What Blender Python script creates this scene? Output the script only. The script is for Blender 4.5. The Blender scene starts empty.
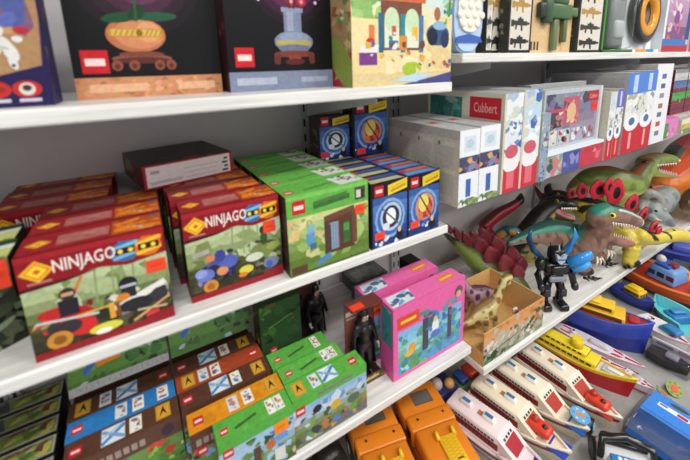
import bpy, bmesh, math, random
import numpy as np
from mathutils import Vector, Matrix, Euler
SC = bpy.context.scene
COL = SC.collection
PI = math.pi
ORD = ['front', 'second', 'third', 'fourth', 'fifth', 'sixth', 'seventh', 'eighth', 'ninth']

# ------------------------------------------------------------------ camera model (a wide lens, cropped low in its frame)
PPX, PPY, FPX, CAMZ = 358.2, 140.35, 360.58, 1.45
RW = np.array([[0.84393426, -0.5359132, -0.02391673], [0.1303831, 0.16166715, 0.97819424], [-0.52036066, -0.82864997, 0.20631047]])
def ray(x, y): return RW.T @ np.array([x - PPX, PPY - y, -FPX])
def at_y(x, y, Y):
    r = ray(x, y) * 1.0; r = r * (Y / r[1]); return Vector((r[0], r[1], r[2] + CAMZ))
def at_z(x, y, Z):
    r = ray(x, y); r = r * ((Z - CAMZ) / r[2]); return Vector((r[0], r[1], r[2] + CAMZ))

def lin(v): return v / 12.92 if v <= 0.04045 else ((v + 0.055) / 1.055) ** 2.4
_cc = {}
def c(h):
    if not isinstance(h, str): return h
    if h not in _cc:
        s = h.lstrip('#'); _cc[h] = (lin(int(s[0:2], 16) / 255), lin(int(s[2:4], 16) / 255), lin(int(s[4:6], 16) / 255), 1.0)
    return _cc[h]

# ------------------------------------------------------------------ materials
def new_mat(name):
    m = bpy.data.materials.new(name); m.use_nodes = True
    return m, m.node_tree.nodes, m.node_tree.links, m.node_tree.nodes['Principled BSDF']
def attr_mat(name, rough, spec=0.5, coat=0.0, bump=0.0, bscale=200, grain=0.0):
    m, n, l, b = new_mat(name)
    a = n.new('ShaderNodeAttribute'); a.attribute_name = 'Col'
    if grain:   # halftone mottling of the print
        tg = n.new('ShaderNodeTexCoord'); no = n.new('ShaderNodeTexNoise'); no.inputs['Scale'].default_value = 130; no.inputs['Detail'].default_value = 2
        mg = n.new('ShaderNodeMix'); mg.data_type = 'RGBA'; mg.blend_type = 'OVERLAY'; mg.inputs['Factor'].default_value = grain
        l.new(tg.outputs['Object'], no.inputs['Vector']); l.new(a.outputs['Color'], mg.inputs['A']); l.new(no.outputs['Color'], mg.inputs['B']); l.new(mg.outputs['Result'], b.inputs['Base Color'])
    else: l.new(a.outputs['Color'], b.inputs['Base Color'])
    b.inputs['Roughness'].default_value = rough; b.inputs['Specular IOR Level'].default_value = spec
    b.inputs['Coat Weight'].default_value = coat; b.inputs['Coat Roughness'].default_value = 0.12
    if bump:
        t = n.new('ShaderNodeTexNoise'); t.inputs['Scale'].default_value = bscale; t.inputs['Detail'].default_value = 3
        tc = n.new('ShaderNodeTexCoord'); l.new(tc.outputs['Object'], t.inputs['Vector'])
        bp = n.new('ShaderNodeBump'); bp.inputs['Strength'].default_value = bump; bp.inputs['Distance'].default_value = 0.002
        l.new(t.outputs['Fac'], bp.inputs['Height']); l.new(bp.outputs['Normal'], b.inputs['Normal'])
    return m
M = {}
M['card'] = attr_mat('printed_card', 0.42, 0.26, grain=0.4)
M['matte'] = attr_mat('matte_card', 0.7, 0.3)
M['plastic'] = attr_mat('moulded_plastic', 0.3, 0.5)
M['gloss'] = attr_mat('glossy_plastic', 0.16, 0.55)
M['rubber'] = attr_mat('painted_rubber', 0.36, 0.5, 0.0, 0.35, 160)
M['metal'] = attr_mat('painted_metal', 0.45, 0.5)
m, n, l, b = new_mat('clear_plastic')
tr = n.new('ShaderNodeBsdfTransparent'); tr.inputs['Color'].default_value = (0.96, 0.97, 0.97, 1)
gl = n.new('ShaderNodeBsdfGlossy'); gl.inputs['Roughness'].default_value = 0.06
lw = n.new('ShaderNodeLayerWeight'); lw.inputs['Blend'].default_value = 0.25
mp = n.new('ShaderNodeMath'); mp.operation = 'MULTIPLY_ADD'; mp.inputs[1].default_value = 0.35; mp.inputs[2].default_value = 0.02
mx = n.new('ShaderNodeMixShader'); l.new(lw.outputs['Fresnel'], mp.inputs[0]); l.new(mp.outputs[0], mx.inputs[0])
l.new(tr.outputs[0], mx.inputs[1]); l.new(gl.outputs[0], mx.inputs[2]); l.new(mx.outputs[0], n['Material Output'].inputs['Surface'])
M['clear'] = m
def grain_mat(name, c1, c2, sx, sy, sz, rough):
    m, n, l, b = new_mat(name)
    tc = n.new('ShaderNodeTexCoord'); mp = n.new('ShaderNodeMapping'); mp.inputs['Scale'].default_value = (sx, sy, sz)
    t = n.new('ShaderNodeTexNoise'); t.inputs['Scale'].default_value = 1; t.inputs['Detail'].default_value = 5; t.inputs['Roughness'].default_value = 0.6
    r = n.new('ShaderNodeValToRGB'); r.color_ramp.elements[0].position = 0.32; r.color_ramp.elements[1].position = 0.62
    r.color_ramp.elements[0].color = c(c1); r.color_ramp.elements[1].color = c(c2)
    l.new(tc.outputs['Object'], mp.inputs['Vector']); l.new(mp.outputs[0], t.inputs['Vector']); l.new(t.outputs['Fac'], r.inputs['Fac'])
    l.new(r.outputs['Color'], b.inputs['Base Color']); b.inputs['Roughness'].default_value = rough
    return m
M['shelf'] = grain_mat('white_woodgrain_laminate', '#cbcac5', '#ecebe7', 5, 60, 160, 0.38)
M['panel'] = grain_mat('grey_white_panel', '#c9c5c6', '#d4d0d1', 3, 3, 3, 0.5)
M['deck'] = grain_mat('grey_deck', '#8f8d8a', '#a5a3a0', 8, 8, 8, 0.55)
M['floor'] = grain_mat('floor_tile', '#8d8a86', '#a09d98', 2, 2, 2, 0.4)
M['ceiling'] = grain_mat('ceiling_tile', '#d8d8d6', '#e6e6e4', 20, 20, 20, 0.8)
m, n, l, b = new_mat('lamp_diffuser'); b.inputs['Emission Color'].default_value = (1, .97, .92, 1); b.inputs['Emission Strength'].default_value = 6
M['lamp'] = m

# ------------------------------------------------------------------ mesh collector
class G:
    def __init__(s): s.v = []; s.f = []; s.c = []; s.s = []
    def face(s, pts, col, smooth=False):
        i = len(s.v); s.v += [tuple(p) for p in pts]; s.f.append(tuple(range(i, i + len(pts)))); s.c.append(c(col)); s.s.append(smooth)
    def raw(s, vs, fs, col, smooth=False, cols=None):
        i = len(s.v); s.v += [tuple(p) for p in vs]
        for k, f in enumerate(fs):
            s.f.append(tuple(i + a for a in f)); s.c.append(c(cols[k] if cols else col)); s.s.append(smooth)
    def box(s, x0, x1, y0, y1, z0, z1, col, mat=None):
        vs = [(x0, y0, z0), (x1, y0, z0), (x1, y1, z0), (x0, y1, z0), (x0, y0, z1), (x1, y0, z1), (x1, y1, z1), (x0, y1, z1)]
        if mat: vs = [mat @ Vector(p) for p in vs]
        s.raw(vs, [(3, 2, 1, 0), (4, 5, 6, 7), (0, 1, 5, 4), (1, 2, 6, 5), (2, 3, 7, 6), (3, 0, 4, 7)], col)
    def rbox(s, x0, x1, y0, y1, z0, z1, r, col, seg=2, mat=None, taper=None):
        bm = bmesh.new(); bmesh.ops.create_cube(bm, size=1)
        for v in bm.verts:
            fx = fy = 1
            if taper and v.co.z > 0: fx, fy = taper
            v.co = Vector(((x0 + x1) / 2 + v.co.x * (x1 - x0) * fx, (y0 + y1) / 2 + v.co.y * (y1 - y0) * fy, (z0 + z1) / 2 + v.co.z * (z1 - z0)))
        r = min(r, .49 * min(x1 - x0, y1 - y0, z1 - z0))
        bmesh.ops.bevel(bm, geom=bm.edges[:], offset=r, segments=seg, profile=0.5, affect='EDGES')
        s.bm(bm, col, seg > 1, mat)
    def bm(s, bm, col, smooth=False, mat=None):
        bm.verts.index_update()
        s.raw([(mat @ v.co) if mat else v.co.copy() for v in bm.verts], [[v.index for v in f.verts] for f in bm.faces], col, smooth); bm.free()
    def ball(s, p, r, col, seg=12, rings=8, sc=(1, 1, 1), rot=None):
        bm = bmesh.new(); bmesh.ops.create_uvsphere(bm, u_segments=seg, v_segments=rings, radius=r)
        m = Matrix.Translation(p) @ ((rot.to_matrix().to_4x4() if rot else Matrix.Identity(4)) @ Matrix.Diagonal((*sc, 1)))
        s.bm(bm, col, True, m)
    def loft(s, rings, col, caps=True, smooth=True, cols=None, closed=True):
        n = len(rings[0]); i = len(s.v)
        for r in rings: s.v += [tuple(p) for p in r]
        for a in range(len(rings) - 1):
            for b in range(n if closed else n - 1):
                b2 = (b + 1) % n
                s.f.append((i + a * n + b, i + a * n + b2, i + (a + 1) * n + b2, i + (a + 1) * n + b)); s.c.append(c(cols[a] if cols else col)); s.s.append(smooth)
        if caps:
            s.f.append(tuple(i + k for k in reversed(range(n)))); s.c.append(c(cols[0] if cols else col)); s.s.append(False)
            s.f.append(tuple(i + (len(rings) - 1) * n + k for k in range(n))); s.c.append(c(cols[-1] if cols else col)); s.s.append(False)
    def tube(s, pts, rad, col, n=10, cols=None, flat=1.0, up=None):
        pts = [Vector(p) for p in pts]; rings = []; ref = Vector(up) if up else None
        for k, p in enumerate(pts):
            d = (pts[min(k + 1, len(pts) - 1)] - pts[max(k - 1, 0)]).normalized()
            u0 = ref or (Vector((0, 0, 1)) if abs(d.z) < .9 else Vector((0, 1, 0)))
            sd = d.cross(u0).normalized(); u = sd.cross(d)
            r = rad[k] if isinstance(rad, (list, tuple)) else rad
            rings.append([p + sd * (r * math.cos(2 * PI * a / n)) + u * (r * flat * math.sin(2 * PI * a / n)) for a in range(n)])
        s.loft(rings, col, True, True, cols)
    def prism(s, outline, z0, z1, col, mat=None, side=None):
        n = len(outline); vs = [(x, y, z0) for x, y in outline] + [(x, y, z1) for x, y in outline]
        if mat: vs = [mat @ Vector(p) for p in vs]
        fs = [tuple(reversed(range(n))), tuple(range(n, 2 * n))] + [(k, (k + 1) % n, n + (k + 1) % n, n + k) for k in range(n)]
        s.raw(vs, fs, col, False, [col, col] + [side or col] * n)
    def cyl(s, p0, p1, r, col, n=16, r2=None):
        p0 = Vector(p0); p1 = Vector(p1); s.tube([p0, p1], [r, r if r2 is None else r2], col, n)
    def build(s, name, mat, parent=None, loc=None, rot=None, fix=False):
        me = bpy.data.meshes.new(name); me.from_pydata(s.v, [], s.f)
        me.polygons.foreach_set('use_smooth', s.s)
        at = me.color_attributes.new('Col', 'FLOAT_COLOR', 'CORNER'); arr = []
        for f, k in zip(s.f, s.c): arr += list(k) * len(f)
        at.data.foreach_set('color', arr)
        if fix:
            bm = bmesh.new(); bm.from_mesh(me); bmesh.ops.recalc_face_normals(bm, faces=bm.faces[:]); bm.to_mesh(me); bm.free()
        me.materials.append(M[mat] if isinstance(mat, str) else mat); me.update()
        o = bpy.data.objects.new(name, me); COL.objects.link(o)
        if parent: o.parent = parent
        if loc is not None: o.location = loc
        if rot is not None: o.rotation_euler = rot
        return o
def tag(o, label, cat=None, group=None):
    o['label'] = label
    if cat: o['category'] = cat
    if group: o['group'] = group
    elif 'group' in o: del o['group']
    return o
def thing(name, label, cat, loc=(0, 0, 0), rz=0, group=None):
    o = bpy.data.objects.new(name, None); COL.objects.link(o); o.location = loc; o.rotation_euler = (0, 0, rz); o.empty_display_size = .05
    return tag(o, label, cat, group)
def copy_tree(o, parent=None):
    k = o.copy(); COL.objects.link(k); k.parent = parent
    for ch in list(o.children): copy_tree(ch, k)
    return k
def struct(o): o['kind'] = 'structure'; return o

# ------------------------------------------------------------------ print on a face of a box
_tx = {}
def glyphs(t):
    if t not in _tx:
        cu = bpy.data.curves.new('t', 'FONT'); cu.body = t; cu.size = 1; cu.offset = 0.012; cu.resolution_u = 2
        ob = bpy.data.objects.new('t', cu); COL.objects.link(ob); dg = bpy.context.evaluated_depsgraph_get(); dg.update()
        me = ob.evaluated_get(dg).to_mesh(); vs = [(v.co.x, v.co.y) for v in me.vertices]; fs = [tuple(p.vertices) for p in me.polygons]
        ob.evaluated_get(dg).to_mesh_clear(); bpy.data.objects.remove(ob); bpy.data.curves.remove(cu)
        x0 = min(v[0] for v in vs); x1 = max(v[0] for v in vs); y0 = min(v[1] for v in vs); y1 = max(v[1] for v in vs)
        _tx[t] = ([((x - x0) / (x1 - x0), (y - y0) / (y1 - y0)) for x, y in vs], fs)
    return _tx[t]
def clip(p):
    for ax, lim, sg in ((0, 0, 1), (0, 1, -1), (1, 0, 1), (1, 1, -1)):
        o = []
        for k in range(len(p)):
            a, b = p[k - 1], p[k]; ia = (a[ax] - lim) * sg >= 0; ib = (b[ax] - lim) * sg >= 0
            if ia != ib:
                t = (lim - a[ax]) / (b[ax] - a[ax]); o.append((a[0] + t * (b[0] - a[0]), a[1] + t * (b[1] - a[1])))
            if ib: o.append(b)
        p = o
        if len(p) < 3: return None
    return p
class Face:
    def __init__(s, g, O, U, V):
        s.g = g; s.O = Vector(O); s.U = Vector(U); s.V = Vector(V); s.N = s.U.cross(s.V).normalized(); s.w = s.U.length; s.h = s.V.length; s.k = 0; s.asp = s.w / s.h
    def P(s, u, v, lay=None): return s.O + s.U * u + s.V * v + s.N * (1e-4 + 0.7e-5 * (s.k if lay is None else lay))
    def poly(s, pts, col):
        p = clip(pts)
        if not p: return
        s.k += 1; s.g.face([s.P(*q) for q in p], col)
    def rect(s, u0, v0, u1, v1, col): s.poly([(u0, v0), (u1, v0), (u1, v1), (u0, v1)], col)
    def quad(s, *p, col): s.poly(list(p), col)
    def ell(s, u, v, ru, rv, col, n=14, a=0):
        pts = []
        for k in range(n):
            x = ru * math.cos(2 * PI * k / n); y = rv * math.sin(2 * PI * k / n) / s.asp
            pts.append((u + x * math.cos(a) - y * math.sin(a), v + (x * math.sin(a) + y * math.cos(a)) * s.asp))
        s.poly(pts, col)
    def circ(s, u, v, r, col, n=14): s.poly([(u + r / s.w * math.cos(2 * PI * k / n), v + r / s.h * math.sin(2 * PI * k / n)) for k in range(n)], col)
    def line(s, u0, v0, u1, v1, t, col):
        dx, dy = (u1 - u0) * s.w, (v1 - v0) * s.h; L = math.hypot(dx, dy) or 1; nx, ny = -dy / L * t / 2 / s.w, dx / L * t / 2 / s.h
        s.poly([(u0 - nx, v0 - ny), (u1 - nx, v1 - ny), (u1 + nx, v1 + ny), (u0 + nx, v0 + ny)], col)
    def text(s, t, u0, v0, u1, v1, col, skew=0, turn=False):
        vs, fs = glyphs(t); s.k += 1
        if turn: q = [(u0 + (1 - y) * (u1 - u0), v0 + x * (v1 - v0)) for x, y in vs]
        else: q = [(u0 + x * (u1 - u0) + skew * y * (v1 - v0), v0 + y * (v1 - v0)) for x, y in vs]
        s.g.raw([s.P(*p) for p in q], fs, col)
    def logo(s, u, v, w):
        h = w * s.asp; s.rect(u, v, u + w, v + h, '#c8202a'); s.rect(u + w * .14, v + h * .33, u + w * .86, v + h * .64, '#f3d7d2')
    def blobs(s, u0, v0, u1, v1, pal, n, seed, r0=.03, r1=.09):
        R = random.Random(seed)
        for _ in range(n):
            u = R.uniform(u0, u1); v = R.uniform(v0, v1); r = R.uniform(r0, r1); col = R.choice(pal)
            a0 = R.uniform(0, 6.28); m = R.choice((3, 4, 5, 6, 7)); st = R.uniform(.4, 1.1); an = R.uniform(-.9, .9)
            pts = []
            for k in range(m):
                q = a0 + 2 * PI * k / m; rr = r * R.uniform(.6, 1.2); x = rr * math.cos(q); y = rr * st * math.sin(q)
                X = u + x * math.cos(an) - y * math.sin(an); Y = v + (x * math.sin(an) + y * math.cos(an)) * s.asp
                pts.append((min(max(X, u0), u1), min(max(Y, v0), v1)))
            s.poly(pts, col)
    def bands(s, u0, v0, u1, v1, cols):
        n = len(cols)
        for k, q in enumerate(cols): s.rect(u0, v1 - (v1 - v0) * (k + 1) / n, u1, v1 - (v1 - v0) * k / n, q)
FACES = dict(front=lambda w, d, h: ((0, 0, 0), (w, 0, 0), (0, 0, h)), top=lambda w, d, h: ((0, 0, h), (w, 0, 0), (0, d, 0)),
             left=lambda w, d, h: ((0, d, 0), (0, -d, 0), (0, 0, h)), right=lambda w, d, h: ((w, 0, 0), (0, d, 0), (0, 0, h)), back=lambda w, d, h: ((w, d, 0), (-w, 0, 0), (0, 0, h)))
STK = '#f2482a'
def sticker(parent, F, u0, v0, u1, v1, col=STK, tilt=0):
    g = G(); F2 = Face(g, F.O, F.U, F.V); F2.k = 14
    n = 8; cx, cy = (u0 + u1) / 2, (v0 + v1) / 2; F2.k = F.k + 12
    pts = [(u0, v0), (u1, v0), (u1, v1), (u0, v1)]
    pts = [(cx + (a - cx) * math.cos(tilt) - (b - cy) * math.sin(tilt), cy + (a - cx) * math.sin(tilt) + (b - cy) * math.cos(tilt)) for a, b in pts]
    F2.poly(pts, col)
    F2.rect(cx - (u1 - u0) * .3, cy - (v1 - v0) * .12, cx + (u1 - u0) * .3, cy + (v1 - v0) * .12, tuple(min(1, a * .82) for a in c(col)[:3]) + (1,))
    o = g.build('price_sticker', 'card', parent); o['label'] = 'orange price sticker'
    return o
def toybox(name, label, cat, x, y, z, w, d, h, base, art, group=None, rot=(0, 0, 0), stick=None, mat='card'):
    g = G(); g.box(0, w, 0, d, 0, h, base); FF = {}
    for k, fn in art.items():
        F = Face(g, *FACES[k](w, d, h)); fn(F); FF[k] = F
    o = g.build(name, mat, None, (x, y, z), rot); tag(o, label, cat, group)
    for st in (stick or []):
        k = st[0]
        if k not in FF: FF[k] = Face(G(), *FACES[k](w, d, h))
        sticker(o, FF[k], *st[1:])
    return o
# ------------------------------------------------------------------ camera
cd = bpy.data.cameras.new('camera'); cam = bpy.data.objects.new('camera', cd); COL.objects.link(cam); SC.camera = cam
cam.matrix_world = Matrix.Translation((0, 0, CAMZ)) @ Matrix(RW.T.tolist()).to_4x4()
cd.sensor_width = 36; cd.lens = 36 * FPX / 690; cd.shift_x = -(PPX - 345) / 690; cd.shift_y = -(230 - PPY) / 690
cd.dof.use_dof = True; cd.dof.focus_distance = 1.75; cd.dof.aperture_fstop = 2.9
cd.clip_start = .02; cd.clip_end = 60
# ------------------------------------------------------------------ room
X0, X1 = -1.3, 5.2
def slab(name, x0, x1, y0, y1, z0, z1, mat):
    g = G(); g.box(x0, x1, y0, y1, z0, z1, '#ffffff'); return struct(g.build(name, mat))
slab('floor', -2.5, 7, -3.2, 1.5, -.05, 0, 'floor')
slab('ceiling', -2.5, 7, -3.2, 1.5, 3.0, 3.05, 'ceiling')
slab('wall_back', X0, X1, 1.12, 1.15, 0, 2.35, 'panel')
for k, (x, y) in enumerate([(-.6, -.75), (1.5, -.75), (3.6, -.75), (.4, -2.3), (2.6, -2.3)]):
    t = thing('ceiling_light', 'long white fluorescent ceiling light above the aisle', 'light', (x, y, 2.93), 0, 'fluorescent lights on the ceiling')
    g = G(); g.box(-.65, .65, -.16, .16, .03, .068, '#e8e8e8'); g.build('housing', 'metal', t)
    g = G(); g.rbox(-.63, .63, -.14, .14, 0, .03, .01, '#ffffff'); g.build('diffuser', 'lamp', t)
    ld = bpy.data.lights.new('fluorescent_lamp', 'AREA'); ld.shape = 'RECTANGLE'; ld.size = 1.3; ld.size_y = .35; ld.energy = 40; ld.color = (1, .985, .95)
    lo = bpy.data.objects.new('fluorescent_lamp', ld); COL.objects.link(lo); lo.location = (x, y, 2.9); lo.visible_camera = True
w = bpy.data.worlds.new('world'); SC.world = w; w.use_nodes = True
w.node_tree.nodes['Background'].inputs[0].default_value = (.97, .97, 1, 1); w.node_tree.nodes['Background'].inputs[1].default_value = .7
SC.view_settings.view_transform = 'Standard'; SC.view_settings.look = 'None'; SC.view_settings.gamma = 1; SC.view_settings.use_curve_mapping = False
SC.view_settings.exposure = -0.42
# ------------------------------------------------------------------ shelving
def shelf(label, x0, x1, yf, z, th, brk, group=None):
    t = thing('shelf', label, 'shelf', (x0, 1.12, z))
    g = G(); g.rbox(0, x1 - x0, yf - 1.12, -.0195, -th, 0, .0025, '#ffffff', 1); g.build('board', 'shelf', t)
    for bx in brk:
        g = G(); q = [(-.019, -.09), (-.019, 0), (yf - 1.12 + .05, 0), (yf - 1.12 + .05, -.018)]
        vs = [(bx - x0 - .002, a, b - th) for a, b in q] + [(bx - x0 + .002, a, b - th) for a, b in q]
        g.raw(vs, [(0, 1, 2, 3), (7, 6, 5, 4)] + [(k, 4 + k, 4 + (k + 1) % 4, (k + 1) % 4) for k in range(4)], '#b9bcbf'); g.build('bracket', 'metal', t, fix=True)
    return t
ZT, ZM, ZL, ZRT, ZRM, ZRL, ZD = 1.401, 1.013, .63, 1.471, 1.075, .52, .28
shelf('white shelf at upper left, carrying the big black and bright toy boxes', -1.2, .694, .65, ZT, .0245, (-.35, .494))
shelf('white shelf at middle left, under the rows of red, green and blue boxes', -1.2, .694, .65, ZM, .0235, (-.35, .494))
shelf('white shelf at lower left, under the brown, green and pink boxes', -1.2, .755, .602, ZL, .024, (-.35, .494))
shelf('white shelf at upper right, carrying the toy gun cards and discs', .7276, 5, .65, ZRT, .0245, (.90, 1.89, 2.9, 3.9))
shelf('white shelf at middle right, under the standing puzzle boxes', .7276, 5, .65, ZRM, .02, (.90, 1.89, 2.9, 3.9))
shelf('white shelf at lower right, on which the toy dinosaurs stand', .812, 5, .597, ZRL, .024, (.90, 1.89, 2.9, 3.9))
def upright(x, label):
    g = G()
    for s in (-1, 1):
        g.box(x + s * .012 - .011, x + s * .012 + .011, 1.102, 1.1195, ZD + .001, 2.3, '#b4b8bb')
        for k in range(40):
            z = .3 + k * .05; g.face([(x + s * .012 - .0035, 1.1018, z), (x + s * .012 + .0035, 1.1018, z), (x + s * .012 + .0035, 1.1018, z + .026), (x + s * .012 - .0035, 1.1018, z + .026)], '#2b2c2e')
    tag(g.build('shelf_upright', 'metal'), label, 'upright')
upright(.494, 'slotted grey upright on the panel beside the dark blue boxes')
upright(.868, 'slotted grey upright on the panel above the pink boxes')
upright(1.89, 'slotted grey upright on the panel behind the puzzle boxes')
upright(-.35, 'slotted grey upright on the panel behind the red boxes')
g = G(); g.box(-1.2, 5, .10, 1.119, .12, ZD, '#ffffff'); g.box(-1.2, 5, .16, 1.119, 0.001, .12, '#ffffff')
tag(g.build('base_deck', 'deck'), 'grey base deck of the shelving, covered with toy boats and trucks', 'shelf')
# ------------------------------------------------------------------ print designs
def nin_band(F, v0, v1):
    F.rect(0, v0, 1, v1, '#8f1a24'); F.rect(0, v1 - (v1 - v0) * .16, 1, v1, '#a5242e')
def diamond(F, u, v, r):
    for k, q in ((1, '#f0b42c'), (.78, '#e08a1e'), (.6, '#f6cf3e'), (.25, '#d8631c')):
        a = r * k / F.w; b = r * k / F.h; F.poly([(u - a, v), (u, v - b * .85), (u + a, v), (u, v + b * .85)], q)
def swirls(F, v0, v1):
    m = (v0 + v1) / 2; h = (v1 - v0)
    for u, q, q2 in ((.70, '#2d6ea6', '#7fb6d8'), (.87, '#e0701c', '#f3c23a')):
        F.ell(u, m, .105, h * .56, q); F.poly([(u - .1, m - h * .4), (u + .05, m - h * .55), (u + .12, m + h * .5), (u - .04, m + h * .6)], q)
        F.line(u - .09, m + h * .2, u + .1, m + h * .42, .006, q2); F.line(u - .09, m - h * .34, u + .1, m - h * .12, .006, q2)
        F.rect(u - .075, m - h * .15, u + .085, m + h * .2, '#2a1c1a')
        for e in (-.035, .04): F.ell(u + e, m + h * .02, .019, .022, '#f3dc4a')
def nin_front(kind):
    def fn(F):
        F.bands(0, 0, 1, .74, ['#b9c79c', '#adbb8c', '#8f9d6c', '#6c7848', '#4e5430', '#3f4029', '#353426', '#2e2c22'])
        F.blobs(0, .3, 1, .74, ['#c9d4b0', '#aab98a', '#8f9f66', '#b8c49c', '#7f8c54'], 26, 3 + kind, .05, .12)
        F.blobs(0, .06, 1, .34, ['#3a3d28', '#4b4c30', '#2e2e20', '#57543a', '#403822'], 34, 5 + kind, .04, .1)
        for u in (.45, .57, .63, .72): F.line(u, .4, u + .02, .74, .003, '#8fa070')
        if kind == 0:
            F.quad((.0, .3), (.25, .5), (.36, .62), (.2, .36), col='#d2452c'); F.line(.2, .36, .38, .7, .004, '#d8743a')
            F.blobs(.08, .14, .42, .46, ['#2a2426', '#7a2024', '#b02a2e', '#d84038', '#3a3438', '#5a4a44', '#c8c0b8'], 26, 21, .025, .06); F.blobs(.5, .2, .98, .44, ['#25242a', '#d8d4cc', '#8a8a90', '#3a3a42', '#b9b4aa', '#6a5a3a'], 26, 22, .025, .06)
            F.ell(.17, .42, .11, .05, '#c02a2c'); F.ell(.3, .33, .12, .1, '#b3202a'); F.ell(.33, .22, .1, .09, '#d02e30')
            F.rect(.2, .36, .33, .52, '#2a2430'); F.ell(.27, .57, .055, .06, '#3a2a2c'); F.rect(.23, .55, .31, .585, '#c9a07a')
            F.ell(.24, .25, .09, .07, '#3a3236'); F.ell(.17, .15, .085, .085, '#c98a34'); F.ell(.17, .15, .045, .045, '#8a5a22'); F.line(.05, .36, .45, .3, .004, '#c6cdd0')
            F.quad((.52, .3), (.95, .46), (.97, .4), (.6, .24), col='#e7e5e0'); F.ell(.72, .27, .14, .07, '#2a2a30'); F.ell(.9, .3, .07, .08, '#37363c')
            F.ell(.68, .5, .07, .08, '#23222a'); F.rect(.62, .47, .74, .5, '#b9bcc4'); F.rect(.62, .36, .73, .45, '#2c2a30'); F.ell(.63, .38, .05, .04, '#d9872a')
            F.rect(.52, .2, .56, .36, '#e4a23a'); F.rect(.57, .2, .6, .34, '#8a4b1c'); F.line(.3, .33, .56, .34, .003, '#e0b24a')
            F.ell(.48, .13, .12, .05, '#d7d64a'); F.ell(.46, .1, .06, .03, '#f1f1e4')
            F.rect(.78, .06, .88, .15, '#d43a44'); F.line(.68, .1, .98, .26, .004, '#d6a06a'); F.line(.72, .2, .95, .16, .004, '#c7b08a')
        else:
            F.blobs(.08, .16, .46, .5, ['#2b2c44', '#3c4896', '#6a7ac6', '#8a8aa0', '#c98a54', '#20202c'], 28, 23, .025, .06); F.blobs(.6, .2, .98, .5, ['#5a6a3a', '#8a9a54', '#3d4a2c', '#b0b890', '#6a7280'], 24, 24, .025, .06)
            F.ell(.3, .33, .13, .09, '#4a55a2'); F.ell(.24, .28, .08, .09, '#2b2c44'); F.ell(.4, .36, .1, .08, '#5563b4'); F.ell(.16, .27, .09, .07, '#6a7ac6')
            F.ell(.32, .45, .06, .07, '#3c4896'); F.ell(.33, .27, .06, .05, '#d9925a'); F.ell(.22, .45, .05, .04, '#d88b4a'); F.ell(.12, .3, .06, .05, '#8fa0dc')
            F.ell(.2, .13, .075, .075, '#cf8a34'); F.ell(.2, .13, .04, .04, '#a5682a'); F.ell(.58, .2, .08, .05, '#d8d04a'); F.ell(.54, .15, .05, .03, '#e27a2c')
            F.ell(.78, .38, .15, .09, '#7a8a4a'); F.ell(.68, .32, .1, .05, '#cfd8c0'); F.ell(.8, .52, .04, .09, '#2f5a2c'); F.ell(.8, .62, .045, .05, '#243a22'); F.line(.7, .5, .93, .44, .006, '#3d4a2c')
            F.ell(.9, .4, .08, .05, '#98a854'); F.ell(.86, .2, .09, .07, '#7d84a0'); F.ell(.84, .18, .04, .05, '#4860b8'); F.line(.06, .52, .22, .54, .01, '#a9aa9a')
        F.rect(0, 0, 1, .075, '#8f1f28'); F.poly([(.6, 0), (1, 0), (1, .13), (.8, .1)], '#8f1f28')
        F.poly([(0, .70), (.35, .72), (.5, .75), (.7, .70), (1, .74), (1, 1), (0, 1)], '#8d1822'); F.rect(0, .95, 1, 1, '#a2222c')
        F.poly([(0, .68), (.3, .7), (.5, .74), (.3, .72), (0, .71)], '#3a1013')
        swirls(F, .75, .93); diamond(F, .12, .845, .021); F.rect(.05, .735, .2, .75, '#b98a86')
        F.text('NINJAGO', .215, .765, .63, .92, '#efe6dc', .02)
    return fn
def nin_top(F):
    F.rect(0, 0, 1, 1, '#9c2029'); F.rect(0, 0, 1, .1, '#7e161f'); diamond(F, .12, .5, .017)
    F.rect(.24, .25, .6, .75, '#b06a64'); F.blobs(.26, .3, .58, .7, ['#a05a56', '#c08078', '#8e3a3a'], 10, 4, .02, .06)
    F.rect(.62, .1, 1, .9, '#b5541f'); F.blobs(.62, .1, 1, .9, ['#e0791f', '#d8992e', '#8a3a1c', '#c9b090', '#3f5f86', '#e8862a'], 20, 8, .04, .1)
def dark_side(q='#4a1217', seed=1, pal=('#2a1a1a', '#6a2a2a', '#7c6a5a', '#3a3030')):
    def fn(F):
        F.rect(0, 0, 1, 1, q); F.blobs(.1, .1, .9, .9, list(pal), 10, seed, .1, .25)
    return fn
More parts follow.
